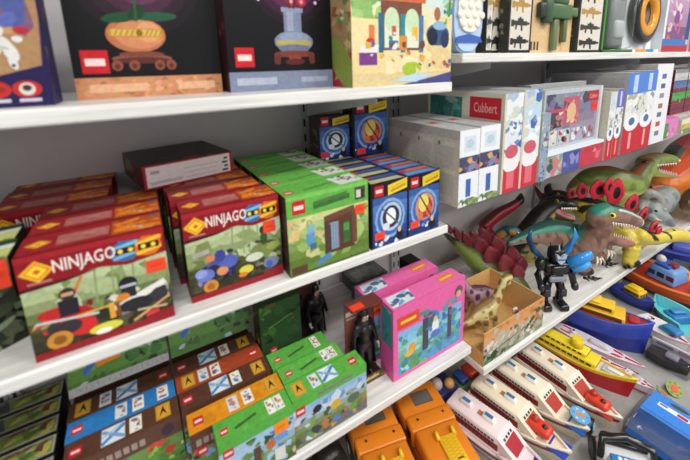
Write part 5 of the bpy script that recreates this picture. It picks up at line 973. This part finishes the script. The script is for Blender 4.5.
t, L, xf, z, B = liner('cream toy passenger ship with a red lifeboat and blue foredeck mat', (474, 380), (571, 456), '#e9dcc4', '#e2d2b4', '#b23a26', '#2f46b4', SH); lifeboat(t, xf - .012, z + .012)
t, L, xf, z, B = liner('cream toy passenger ship with a round blue tag lying on its bow', (496, 363), (589, 433), '#e9dec8', '#e2d2b4', '#b0301f', '#2d5ca8', SH)
disc_at = at_z(580, 416, ZD + .078)
g = G(); n = 20
g.tube([(0, 0, -.001), (0, 0, .001)], [.028, .028], '#5f9fd4', 20); g.face([(.022 * math.cos(2 * PI * k / n), .022 * math.sin(2 * PI * k / n), .0013) for k in range(n)], '#6aa9dc')
for k in range(6): a = k * 1.047 + .4; g.face([(.018 * math.cos(a) + .004 * math.cos(j * 1.257), .018 * math.sin(a) + .004 * math.sin(j * 1.257), .0016) for j in range(5)], ('#d8d0b8', '#4a86c0', '#c8dce8')[k % 3])
g.face([(-.005, -.013, .0018), (.005, -.013, .0018), (.005, .013, .0018), (-.005, .013, .0018)], '#d08a3c'); o = g.build('round_tag', 'card', None, disc_at + Vector((0, 0, .004)), (.12, -.1, .6)); tag(o, 'round pale blue tag with an orange bar, lying on a cream ship', 'tag')
t, L, xf, z, B = liner('cream toy passenger ship beside the yellow and red ferry', (521, 347), (622, 422), '#e6dac6', '#dccab0', '#b03826', '#b83a2c', SH); lifeboat(t, xf + .02, z + .004)
# yellow and red ferry
def tier(g, x0, x1, w, z0, z1, col, n, wcol, ww=.012, wh=.010, r=.004, ends=True):
    g.rbox(x0, x1, -w, w, z0, z1, r, col, 2)
    for s in (-1, 1): windows(g, x0 + .012, x1 - .012, s * (w + .0006), (z0 + z1) / 2 + .001, n, ww, wh, wcol, s)
    if ends:
        for k in range(3):
            y = -w * .6 + w * .6 * k; g.face([(x1 + .0006, y - .006, (z0 + z1) / 2 - wh / 2), (x1 + .0006, y + .006, (z0 + z1) / 2 - wh / 2), (x1 + .0006, y + .006, (z0 + z1) / 2 + wh / 2), (x1 + .0006, y - .006, (z0 + z1) / 2 + wh / 2)], wcol)
t, L = place('toy_ship', 'yellow and red toy ferry with a yellow funnel', (536, 332), (637, 386), .085, .085); B = .088
g = G(); R_ = hull(g, L, B, .080, [(.22, '#e4dcd6'), (.88, '#c02230'), (1, '#e8c832')], '#d8cfc4', stern=.85, sheer=.35); rail(g, R_, 0, 15, '#e8c832', .004, .004); g.build('hull', 'plastic', t)
g = G(); tier(g, -.46 * L, .16 * L, B * .37, .080, .104, '#e9cf2c', 9, '#3a3420', .016, .008); tier(g, -.40 * L, .06 * L, B * .28, .104, .120, '#efd638', 7, '#4a4020', .012, .007); g.build('cabin', 'plastic', t)
g = G(); g.cyl((-.06 * L, 0, .119), (-.06 * L, 0, .152), .022, '#e6c922', 18, .019); g.build('funnel', 'plastic', t)
g = G(); g.rbox(.2 * L, .34 * L, -.018, .018, .084, .094, .003, '#b8c4cc', 2); g.rbox(.24 * L, .38 * L, -.008, .008, .094, .1, .003, '#e8e4dc', 2); g.build('fore_deck_hatch', 'plastic', t)
# blue and yellow ship
t, L = place('toy_ship', 'big blue toy ship with a yellow two tier cabin', (570, 303), (654, 328), .12, .13); B = .125
g = G(); R_ = hull(g, L, B, .125, [(.5, '#26358e'), (.9, '#2d45ae'), (1, '#3a55c0')], '#a83038', stern=.8, sheer=.2); rail(g, R_, 0, 15, '#3a55c0', .004, .004); g.build('hull', 'plastic', t)
g = G(); tier(g, -.44 * L, .18 * L, B * .36, .125, .152, '#e2b82c', 8, '#6a3a20', .022, .017); tier(g, -.36 * L, .05 * L, B * .28, .152, .176, '#e8c030', 6, '#6a4420', .02, .014); g.rbox(-.3 * L, -.12 * L, -.03, .03, .176, .186, .005, '#edc83c', 2); g.build('cabin', 'plastic', t)
g = G(); g.rbox(.22 * L, .34 * L, -.022, .022, .13, .145, .004, '#b03038', 2); g.build('fore_deck_hatch', 'plastic', t)
# slim speedboats
def speed(label, stern, bow, B, h, hullc, deckc, accent, cock, z0=ZD, group=None, stripes=True):
    t, L = place('toy_speedboat', label, stern, bow, h, h * 1.1, group, 0, z0)
    g = G(); R_ = hull(g, L, B, h, [(.3, '#b86a84' if stripes else hullc), (.85, hullc), (1, '#d8b4c0')], deckc, stern=.62, sheer=.15, full=.3, n=18); g.build('hull', 'gloss', t)
    g = G(); zt = h + .0012
    g.rbox(-.1 * L, .16 * L, -B * .2, B * .2, h - .002, h + .016, .008, cock, 3, None, (.7, .7)); g.build('canopy', 'gloss', t)
    for s in (-1, 1):
        g = G(); g.prism([(.2 * L, s * B * .12), (.28 * L, s * B * .1), (.25 * L, s * B * .2), (.17 * L, s * B * .22)][::s], h * .9, h * 1.06 + .003, accent); g.build('red_stripe', 'gloss', t); g = G()
        g.prism([(-.40 * L, s * B * .16), (-.28 * L, s * B * .16), (-.28 * L, s * B * .28), (-.40 * L, s * B * .26)][::s], h * .9, h + .0015, accent); g.build('red_stripe', 'gloss', t)
    g = G()
    g.prism([(.3 * L, -B * .03), (.46 * L, -.001), (.46 * L, .001), (.3 * L, B * .03)], h * .9, h * 1.14 + .002, accent)
    g.build('red_stripe', 'gloss', t)
    g = G(); g.cyl((-.26 * L, 0, h - .002), (-.26 * L, 0, h + .012), B * .13, '#e4e0e4', 14); g.cyl((-.26 * L, 0, h + .012), (-.26 * L, 0, h + .014), B * .07, '#4a2a3a', 12); g.build('engine_cover', 'gloss', t)
    return t
SB = 'white and pink toy speedboats'
speed('white and pink speedboat along the blue ship, highest of the pile', (554, 323), (646, 368), .072, .045, '#e2dbe2', '#dcd4dc', '#c4304e', '#cfc6d0', ZD, SB)
speed('white and pink speedboat between the ferry and the topmost speedboat', (547, 336), (629, 371), .06, .042, '#e4dde2', '#ded6dc', '#c62c46', '#d8d0d6', ZD, SB)
speed('white speedboat with red foot at the lower end of the speedboats, past the ferry bow', (616, 366), (656, 390), .05, .035, '#e0d8de', '#dcd2da', '#b84a6a', '#c9c2cc', ZD, SB)
t = speed('white and red speedboat with a turquoise cockpit', (642, 314), (690, 345), .10, .055, '#e6e2e4', '#e0dcde', '#b83048', '#4ab0c0', ZD)
g = G(); g.rbox(.0, .06, -.022, .022, .066, .084, .006, '#2f7fb8', 2); g.build('blue_seat', 'plastic', t)
# black launch in its clear pack
t = thing('toy_boat_pack', 'black toy boat in a clear pack with a white edge label', 'toy', (0, 0, ZD)); a = at_z(648, 344, ZD + .05); b = at_z(694, 367, ZD + .05); d = b - a; L = d.length; t.location = ((a.x + b.x) / 2, (a.y + b.y) / 2, ZD); t.rotation_euler = (0, 0, math.atan2(d.y, d.x))
g = G(); hull(g, L * .94, .07, .04, [(.5, '#141416'), (1, '#232326')], '#2f2f34', stern=.8); g.rbox(-.1 * L, .2 * L, -.018, .018, .04, .056, .006, '#8a8494', 2); g.build('boat', 'gloss', t)
g = G(); g.rbox(-.5 * L, .5 * L, .040, .046, .0, .066, .002, '#d8d4dc', 1); F = Face(g, (-.48 * L, .0399, .04), (.96 * L, 0, 0), (0, 0, .022)); F.rect(.1, .2, .5, .8, '#8a8aa8'); F.rect(.6, .1, .95, .9, '#b89ab8'); g.build('label_card', 'card', t)
g = G(); g.rbox(-.5 * L, .5 * L, -.042, .0395, .0005, .062, .012, '#ffffff'); bb = g.build('clear_pack', 'clear', t); bb['label'] = 'clear plastic pack'
# open turquoise boats
def open_boat(label, stern, bow, B, h, q, seat, z0=ZD):
    t, L = place('toy_boat', label, stern, bow, h, h, None, 0, z0)
    g = G(); R_ = hull_rings(L, B, h, stern=.85, n=14); out = []
    for (x, kx, w, hh) in R_:
        k = .8; out.append([(x, -w, hh), (kx, -w * .6, 0), (kx, w * .6, 0), (x, w, hh), (x * .95, w * k, hh), (kx * .92, w * .45, h * .35), (kx * .92, -w * .45, h * .35), (x * .95, -w * k, hh)])
    g.loft(out, q, True, False); g.build('hull', 'plastic', t)
    g = G(); g.rbox(-.3 * L, .02 * L, -B * .3, B * .3, h * .36, h * 1.0, .006, seat, 2); g.rbox(-.2 * L, -.05 * L, -B * .2, B * .2, h, h * 1.25, .006, '#3f8ac8', 2); b = g.build('seat', 'plastic', t); b['label'] = 'blue seat'
    return t
open_boat('turquoise open toy boat with a blue seat, below the orange boat', (693, 324), (655, 296), .15, .055, '#5cc0c8', '#2f78b8')
# small blue boat with yellow cabin
t, L = place('toy_boat', 'small dark blue toy boat with a yellow cabin', (616, 284), (655, 305), .05, .05); B = .10
g = G(); hull(g, L, B, .05, [(.5, '#22307e'), (1, '#2c409c')], '#2a3c92', stern=.85); g.build('hull', 'plastic', t)
g = G(); tier(g, -.22 * L, .22 * L, B * .3, .05, .082, '#e2b91e', 4, '#5a4a1a', .025, .012, .008); g.rbox(-.16 * L, .14 * L, -B * .22, B * .22, .082, .09, .003, '#ecc82a', 2); g.build('cabin', 'plastic', t)
t, L = place('toy_boat', 'yellow green toy boat tucked under the shelf edge behind the small blue boat', (594, 270), (622, 282), .05, .05); B = .07
g = G(); hull(g, L, B, .05, [(.5, '#8a9a3a'), (1, '#b8bc58')], '#c8c468', stern=.85); g.rbox(-.2 * L, .2 * L, -.03, .03, .05, .075, .006, '#d8c850', 2); g.build('hull', 'plastic', t)
# orange boat
t, L = place('toy_boat', 'big orange toy boat with a light blue cabin', (628, 262), (722, 306), .07, .07); B = .22
g = G(); R_ = hull(g, L, B, .075, [(.35, '#3a2a24'), (.7, '#d8541c'), (1, '#ee6a24')], '#b8381e', stern=.9, sheer=.1); rail(g, R_, 0, 15, '#f07a30', .006, .008); g.build('hull', 'plastic', t)
g = G(); g.rbox(-.2 * L, .12 * L, -B * .30, B * .30, .075, .15, .012, '#6f9cd4', 2, None, (.84, .8))
for s in (-1, 1):
    for k in range(3): x = -.14 * L + .1 * L * k; q = [(x - .016, s * (B * .275 + .001), .1), (x + .016, s * (B * .275 + .001), .1), (x + .016, s * (B * .262 + .001), .125), (x - .016, s * (B * .262 + .001), .125)]; g.face(q if s < 0 else q[::-1], ('#223a6a', '#2a2a3a', '#6a2430')[k])
cbn = g.build('cabin', 'plastic', t); cbn['label'] = 'light blue cabin'
g = G(); g.rbox(-.14 * L, .02 * L, -.045, .045, .149, .162, .004, '#2f56b0', 2); g.rbox(-.03 * L, .05 * L, -.02, .02, .15, .17, .004, '#8a2c34', 2); g.ball((-.13 * L, .0, .168), .022, '#d8d4d0', 12, 8); g.build('roof_fittings', 'plastic', t)
g = G(); g.ball((-.02 * L, B * .38, .085), .05, '#e89a2c', 16, 10, (1, .8, .9)); g.build('life_ring_drum', 'plastic', t)
g = G(); g.rbox(.24 * L, .31 * L, -.03, .03, .076, .098, .006, '#3a5ab0', 2); g.rbox(.25 * L, .29 * L, -.018, .018, .098, .108, .004, '#d8d8e0', 2); g.build('winch', 'plastic', t)
# violet blue boat further right, grey one beside it
t, L = place('toy_boat', 'violet blue toy boat beyond the orange boat', (652, 243), (720, 258), .08, .08); B = .17
g = G(); hull(g, L, B, .08, [(.5, '#2c3478'), (1, '#3a46a0')], '#4a58b4', stern=.85); g.rbox(-.2 * L, .2 * L, -.05, .05, .08, .12, .01, '#5a68c0', 2); g.build('hull', 'plastic', t)
t, L = place('toy_boat', 'dark grey toy boat between the orange and the violet blue boats', (672, 263), (730, 280), .05, .05); B = .10
g = G(); hull(g, L, B, .06, [(.5, '#3a4444'), (1, '#55605f')], '#4a5656', stern=.85); g.rbox(-.15 * L, .1 * L, -.035, .035, .06, .085, .008, '#6a7674', 2); g.build('hull', 'plastic', t)
# ------------------------------------------------------------------ orange trucks
def truck(label, front_l):
    a = at_z(*front_l, ZD + .13); W = .146; yaw = -.25
    t = thing('toy_truck', label, 'toy truck', (a.x, a.y, ZD), yaw, 'orange toy trucks'); OR = '#e0811e'; O2 = '#d2741a'
    g = G(); g.rbox(.006, W - .006, -.36, .10, .035, .075, .006, O2, 2); g.build('chassis', 'plastic', t)
    g = G(); g.rbox(0, W, -.050, 0, .07, .13, .007, OR, 2)
    for u in (.22, .80): g.cyl((u * W, -.02, .1295), (u * W, -.02, .1303), .0042, '#2a1c12', 10)
    for s, x in ((-1, -.0006), (1, W + .0006)):
        q = [(x, -.04, .085), (x, -.012, .085), (x, -.012, .115), (x, -.04, .115)]; g.face(q[::-1] if s < 0 else q, '#33302e')
    g.build('hood', 'plastic', t)
    g = G(); g.rbox(.0, W, .002, .10, .07, .118, .006, OR, 2); g.face([(W * .34, .03, .1184), (W * .78, .03, .1184), (W * .78, .075, .1184), (W * .34, .075, .1184)], '#5a5550'); g.face([(W * .36, .034, .1187), (W * .76, .034, .1187), (W * .76, .071, .1187), (W * .36, .071, .1187)], '#6a6560'); g.build('front_bay', 'plastic', t)
    g = G(); g.rbox(.004, W - .004, -.185, -.049, .075, .134, .008, OR, 2, None, (.98, .98)); g.rbox(.01, W * .26, -.34, -.184, .07, .105, .006, O2, 2); g.rbox(W * .74, W - .01, -.34, -.184, .07, .105, .006, O2, 2); g.rbox(W * .25, W * .75, -.34, -.184, .07, .088, .004, OR, 2); g.rbox(0.004, W - .004, -.36, -.339, .07, .112, .006, OR, 2); g.build('body', 'plastic', t)
    g = G(); g.rbox(W * .39, W * .74, -.17, -.092, .135, .141, .003, '#e8b826', 2)
    for k in range(7):
        y = -.166 + .009 * k; g.raw([(W * .42, y, .1415), (W * .42 + .004, y, .1415), (W * .71, y + .012, .1415), (W * .71 - .004, y + .012, .1415)], [(0, 1, 2, 3)], '#c8961a'); g.raw([(W * .71, y, .1417), (W * .71, y + .003, .1417), (W * .42, y + .015, .1417), (W * .42, y + .012, .1417)], [(0, 1, 2, 3)], '#d8a81e')
    g.face([(W * .54, -.162, .142), (W * .66, -.162, .142), (W * .66, -.158, .142), (W * .54, -.158, .142)], '#4a3410'); pn = g.build('yellow_ramp', 'plastic', t); pn['label'] = 'yellow ramp'
    for u in (.39, .74):
        g = G(); g.tube([(u * W, -.10, .138), (u * W, -.085, .143), (u * W, -.078, .142)], [.006, .0055, .006], '#e8b826', 8); g.build('hook', 'plastic', pn)
    for x in (-.002, W + .002):
        for y in (.05, -.13, -.28): g = G(); s = -1 if x < 0 else 1; g.cyl((x - s * .028, y, .0355), (x, y, .0355), .035, '#1c1b1c', 18); g.cyl((x, y, .0355), (x + s * .003, y, .0355), .016, '#b8b0a0', 14); g.build('wheel', 'plastic', t)
    return t
truck('orange toy truck nearest the lower left shelf end', (353, 438))
truck('orange toy truck beside the pinkish white ship', (405, 417))
def lump(name, label, x, y, z, fn, cat='toy'):
    p = at_z(x, y, ZD + z); t = thing(name, label, cat, (p.x, p.y, ZD)); fn(t); return t
def f1(t):
    g = G(); g.rbox(-.05, .05, -.03, .03, 0, .05, .012, '#6a8a54', 2); g.build('green_body', 'plastic', t); g = G(); g.rbox(-.012, .045, -.035, .02, .0505, .085, .014, '#b83a2c', 3); g.build('red_cab', 'plastic', t); g = G(); g.rbox(-.05, -.015, -.03, .02, .0505, .075, .006, '#2f4a86', 2); g.build('blue_box', 'plastic', t)
lump('toy_truck', 'small green toy truck with a red cab, between trucks and ships', 466, 368, .08, f1)
def f2(t):
    g = G(); g.rbox(-.05, .05, -.04, .04, 0, .07, .01, '#2c2f6a', 2); g.build('body', 'plastic', t); g = G(); g.ball((0.02, -.02, .078), .018, '#d8a060', 12, 8); g.ball((-.02, .0, .08), .02, '#c8c0b8', 12, 8); g.build('driver_heads', 'plastic', t)
lump('toy_car', 'dark blue toy car with light round fittings behind the orange trucks', 441, 379, .09, f2)
def f3(t):
    g = G(); g.tube([(0, -.03, .045), (0, .03, .045)], [.045, .045], '#2a2826', 18); g.build('tyre', 'plastic', t); g = G(); g.tube([(0, -.034, .045), (0, -.031, .045)], [.026, .026], '#c8bca8', 16); g.build('hub', 'plastic', t); g = G(); g.rbox(-.12, .02, .0305, .09, 0, .07, .01, '#3a3430', 2); g.build('body', 'plastic', t)
lump('toy_truck', 'dark toy truck with a cream wheel hub under the lower left shelf edge', 330, 456, .06, f3)
# ------------------------------------------------------------------ blue card pack, white patrol car, tags
a = at_z(656, 388, ZD + .06); b = at_z(604, 458, ZD + .06); d = b - a; d.z = 0; L = .115; yaw = PI
t = thing('blister_pack', 'blue card pack in clear plastic with a white sticker, at the lower right', 'package', (a.x, a.y, ZD), yaw)   # +x runs from the hang hole down, +y away from the deck front
Wd = .17
g = G(); g.raw([(0, 0, .05), (.13, 0, .062), (.13, Wd, .062), (0, Wd, .05), (0, 0, .046), (.13, 0, .058), (.13, Wd, .058), (0, Wd, .046)], [(0, 1, 2, 3), (7, 6, 5, 4), (0, 4, 5, 1), (1, 5, 6, 2), (2, 6, 7, 3), (3, 7, 4, 0)], '#3f86dc')
g.raw([(.13, 0, .062), (.11 + L, 0, .03), (.11 + L, Wd, .03), (.13, Wd, .062), (.13, 0, .058), (.11 + L, 0, .026), (.11 + L, Wd, .026), (.13, Wd, .058)], [(0, 1, 2, 3), (7, 6, 5, 4), (0, 4, 5, 1), (1, 5, 6, 2), (2, 6, 7, 3), (3, 7, 4, 0)], '#1d4a8a')
F = Face(g, (0, 0, .05), (0, Wd, 0), (.13, 0, .012)); F.N = Vector((0, 0, 1))
F.poly([(.42 + .15 * math.cos(k * PI / 8), .16 + .075 * math.sin(k * PI / 8)) for k in range(16)], '#4d5030'); F.rect(.15, .34, .62, .50, '#e8ecf0'); F.rect(.17, .36, .29, .42, '#2c4a7a'); F.rect(.44, .37, .60, .48, '#b8283a'); F.rect(.17, .44, .3, .48, '#cdd6e0')
cd_ = g.build('blue_card', 'card', t)
g = G()
for y in (-.006, Wd + .001):
    g = G(); g.rbox(0.02, .12 + L, y, y + .005, .02, .078, .002, '#c9d2da', 1); b_ = g.build('clear_rail', 'clear', t); b_['label'] = 'clear plastic edge'
g = G(); g.rbox(.01, .11 + L, 0, Wd, 0, .025, .006, '#1f2a22', 2); g.build('tray', 'plastic', t)
g = G(); g.rbox(.132, .125 + L, -.0005, Wd, .063, .08, .006, '#ffffff'); b_ = g.build('clear_cover', 'clear', t); b_['label'] = 'clear plastic cover'
p = Vector((1.04, .282, ZD))
t = thing('toy_car', 'white toy patrol car with black windscreen and blue sign, at the bottom edge', 'toy car', (p.x, p.y, ZD), .67)
g = G(); g.rbox(-.16, .075, -.075, .075, .022, .075, .018, '#e9eaec', 3, None, (.94, .86)); g.rbox(-.16, .0, -.06, .06, .07, .096, .012, '#eef0f2', 3, None, (.9, .85)); g.build('body', 'gloss', t)
g = G(); g.tube([(-.0, -.068, .06), (.03, -.06, .098), (.04, 0, .108), (.03, .06, .098), (0, .068, .06)], [.010, .011, .012, .011, .010], '#141618', 10); g.rbox(.03, .07, -.06, .06, .072, .09, .01, '#1d2022', 2, None, (.85, .9)); b_ = g.build('windscreen_surround', 'gloss', t)
g = G(); g.rbox(-.045, -.015, -.055, .055, .094, .104, .004, '#2f7fc0', 2); F = Face(g, (-.012, -.05, .1045), (0, .1, 0), (-.03, 0, 0)); F.N = Vector((0, 0, 1)); 
for k in range(6): F.rect(.08 + .14 * k, .35, .17 + .14 * k, .75, '#e8f2f8')
b_ = g.build('roof_sign', 'gloss', t); b_['label'] = 'blue roof sign'
g = G(); g.rbox(-.10, -.06, -.025, .03, .094, .102, .003, '#3a5f9a', 2); g.rbox(-.13, -.07, .032, .05, .094, .1, .003, '#c8ccd0', 1); g.build('roof_light', 'gloss', t)
for x in (-.1, .05):
    for s in (-1, 1): g = G(); g.cyl((x, s * .05, .03), (x, s * .078, .03), .03, '#19191b', 18); g.build('wheel', 'plastic', t)
p = at_z(600, 424, ZD + .06)
t = thing('toy_disc', 'small black toy disc with pale blue hub, left of the patrol car', 'toy', (p.x - .0, p.y + .03, ZD), .3); t.scale = (.62, .62, .62)
g = G(); g.tube([(0, .02, .04), (0, -.02, .04)], [.04, .04], '#19191b', 20); g.build('tyre', 'plastic', t); g = G(); g.tube([(0, -.0205, .04), (0, -.026, .04)], [.026, .022], '#7ab4dc', 16); g.build('hub', 'plastic', t)
for k, (x, y, z, rz) in enumerate(((676, 380, .05, .3), (664, 388, .035, 1.2))):
    p = at_z(x, y, ZD + z); g = G(); g.prism(oval(.062 if k == 0 else .045, .05 if k == 0 else .022, 18, 2), -.0015, .0015, '#8a9a4a'); g.prism(oval(.03 if k == 0 else .02, .022 if k == 0 else .012, 14, 2), .0016, .003, '#d8502c')
    for j in range(7): a_ = j * .9; g.prism([(.023 * math.cos(a_) - .004, .018 * math.sin(a_) - .004), (.023 * math.cos(a_) + .005, .018 * math.sin(a_) - .002), (.023 * math.cos(a_), .018 * math.sin(a_) + .005)], .0016, .002, '#4a6a34')
    o = g.build('hang_tag', 'card', None, (p.x, p.y, ZD + .012), (.25, -.25, rz)); tag(o, ('green oval hang tag with a red centre, right of two', 'narrow green hang tag with a red centre, left of two')[k], 'tag')
# ------------------------------------------------------------------ caped toy figures and their box
def figure(label, x, y, z, rz, sc):
    k = sc; V3 = lambda *p: Vector(p) * k
    tb = [[(V3(0, 0, .098), .017 * k), (V3(0, 0, .118), .0155 * k), (V3(0, -.001, .14), .022 * k), (V3(0, 0, .158), .019 * k)], [(V3(0, 0, .158), .008 * k), (V3(0, -.001, .172), .0085 * k), (V3(0, -.002, .184), .0125 * k), (V3(0, -.001, .194), .0115 * k)]]
    for s in (-1, 1):
        tb.append([(V3(s * .011, 0, .096), .0125 * k), (V3(s * .013, -.003, .056), .0095 * k), (V3(s * .014, 0, .03), .008 * k), (V3(s * .015, 0, .012), .0065 * k), (V3(s * .016, -.012, .006), .006 * k)])
        tb.append([(V3(s * .022, 0, .152), .009 * k), (V3(s * .031, 0, .128), .0075 * k), (V3(s * .034, -.006, .106), .006 * k), (V3(s * .036, -.012, .092), .0052 * k)])
    def f(P, i, t, up):
        b = np.tile(H('#17171a'), (len(P), 1)); lx = P[:, 0] / k; ly = P[:, 1] / k; lz = P[:, 2] / k
        face = (np.abs(lx) < .0085) & (ly < -.006) & (lz > .173) & (lz < .187); b[face] = H('#c99a7c')
        hand = ((i == 3) | (i == 5)) & (t > .86); b[hand] = H('#b9b2a6'); b[(lz > .098) & (lz < .106) & (i == 0)] = H('#3a3a38'); return b
    o = organic('caped_figure', tb, f, .0032 * k); g = G(); off = o.location.copy()
    o.location = Vector((x, y, z)); o.rotation_euler = (0, 0, rz); tag(o, label, 'toy figure')
    def part(g, name, mat='rubber', lab=None):
        g.v = [tuple(Vector(p) * k - Vector((off.x, off.y, off.z))) for p in g.v]; q = g.build(name, mat, o)
        if lab: q['label'] = lab
        return q
    g = G()
    for s in (-1, 1): g.ball((s * .0042, -.0128, .1835), .0016, '#f0ece6', 8, 6); g.ball((s * .0042, -.0142, .1835), .0008, '#18120e', 6, 5)
    part(g, 'eyes', 'gloss'); g = G(); g.tube([(0, -.0128, .183), (0, -.0155, .1785)], [.0012, .0018], '#c08f72', 6); part(g, 'nose')
    g = G(); g.rbox(-.0035, .0035, -.0138, -.0118, .1738, .1748, .0004, '#8a4a40', 1); part(g, 'mouth')
    g = G()
    for (dx, dz, r) in ((-.007, .152, .008), (.007, .152, .008), (-.005, .136, .006), (.005, .136, .006), (0, .124, .006)): g.ball((dx, -.016, dz), r, '#34363a', 10, 6, (1, .5, .9))
    part(g, 'chest_armour', 'plastic', 'grey chest armour')
    rings = []
    for j, zz in enumerate((.162, .15, .12, .08, .04, .018)):
        w = .026 + .013 * (j / 5) ** .8; dpt = .013 + .006 * j / 5; out = []
        for q in range(13):
            a = PI * (-.08 + 1.16 * q / 12); fold = 1 + .07 * math.sin(q * 2.4) * j / 5; out.append((w * math.cos(a) * fold, dpt * math.sin(a) * fold + .004, zz))
        for q in range(12, -1, -1):
            a = PI * (-.08 + 1.16 * q / 12); fold = 1 + .07 * math.sin(q * 2.4) * j / 5; out.append(((w - .002) * math.cos(a) * fold, (dpt - .002) * math.sin(a) * fold + .004, zz))
        rings.append(out)
    g = G(); g.loft(rings, '#141417', True, True); part(g, 'cape', 'matte', 'black cape')
    for s in (-1, 1):
        g = G(); cx, cy, cz_ = s * .0365, -.0145, .088; g.ball((cx, cy, cz_), .0042, '#b9b2a6', 8, 6, (.7, 1, 1.2))
        for q in range(4): g.tube([(cx + (q - 1.5) * .0005, cy - .003 + q * .0018, cz_ - .003), (cx - s * .001, cy - .004 + q * .002, cz_ - .008 + .0006 * abs(q - 1.2)), (cx - s * .003, cy - .003 + q * .0019, cz_ - .0105 + .0008 * abs(q - 1.2))], [.0011, .001, .0008], '#b9b2a6', 6)
        g.tube([(cx - s * .001, cy - .004, cz_ + .001), (cx - s * .003, cy - .007, cz_ - .003)], [.0012, .0009], '#b9b2a6', 6); part(g, 'hand', 'rubber', 'pale hand')
    return o
t = thing('figure_box', 'red brown open fronted box behind the black caped figure, orange sticker on top', 'box', (.3925, .672, ZL))
g = G(); F = None
W_, D_, H2 = .092, .043, .222
g.box(0, W_, D_ - .003, D_, 0, H2, '#6e3a34'); F = Face(g, (0, D_ - .003, 0), (W_, 0, 0), (0, 0, H2)); F.rect(0, 0, 1, 1, '#7c463e'); F.blobs(0, 0, 1, 1, ['#6a342e', '#8a5448', '#5a2c2a', '#946a5c'], 22, 4, .1, .2); F.rect(.04, .82, .4, .88, '#c8b8ac'); F.rect(.05, .77, .34, .80, '#a89488'); g.build('back_card', 'card', t)
g = G(); g.box(0, W_, 0, D_ - .0035, 0, .004, '#4a2a28'); g.box(0, W_, -.006, -.003, .0, .022, '#5a4a38'); g.box(0, W_, -.003, 0, 0, .004, '#4a2a28'); F = Face(g, (0, -.006, .0045), (W_, 0, 0), (0, 0, .0175)); F.blobs(0, 0, 1, 1, ['#b8a860', '#3a2a22', '#8a7a48'], 10, 3, .06, .12); F.rect(.25, .3, .8, .7, '#c8b468'); g.build('base_tray', 'card', t)
g = G(); g.box(0, W_, 0, D_ - .0035, H2 - .003, H2, '#6a3a34'); tp = g.build('top_flap', 'card', t)
g = G(); g.box(.004, .04, .004, .026, H2 + .0002, H2 + .0012, STK); q = g.build('price_sticker', 'card', t); q['label'] = 'orange price sticker'
figure('black caped toy figure standing in the red brown box beside the pink box',   .4385, .6915, ZL + .0045, .0, 1.0)
figure('black caped toy figure further back, behind the green topped boxes', .385, .868, ZL + .0005, .3, .98)
toybox('figure_box', 'dim brown card box behind the farther caped figure', 'box', .345, .908, ZL, .062, .05, .18, '#4a3430', dict(front=dark_side('#5a3a34', 3, ('#4a2c28', '#6a4a40', '#3a2420'))))
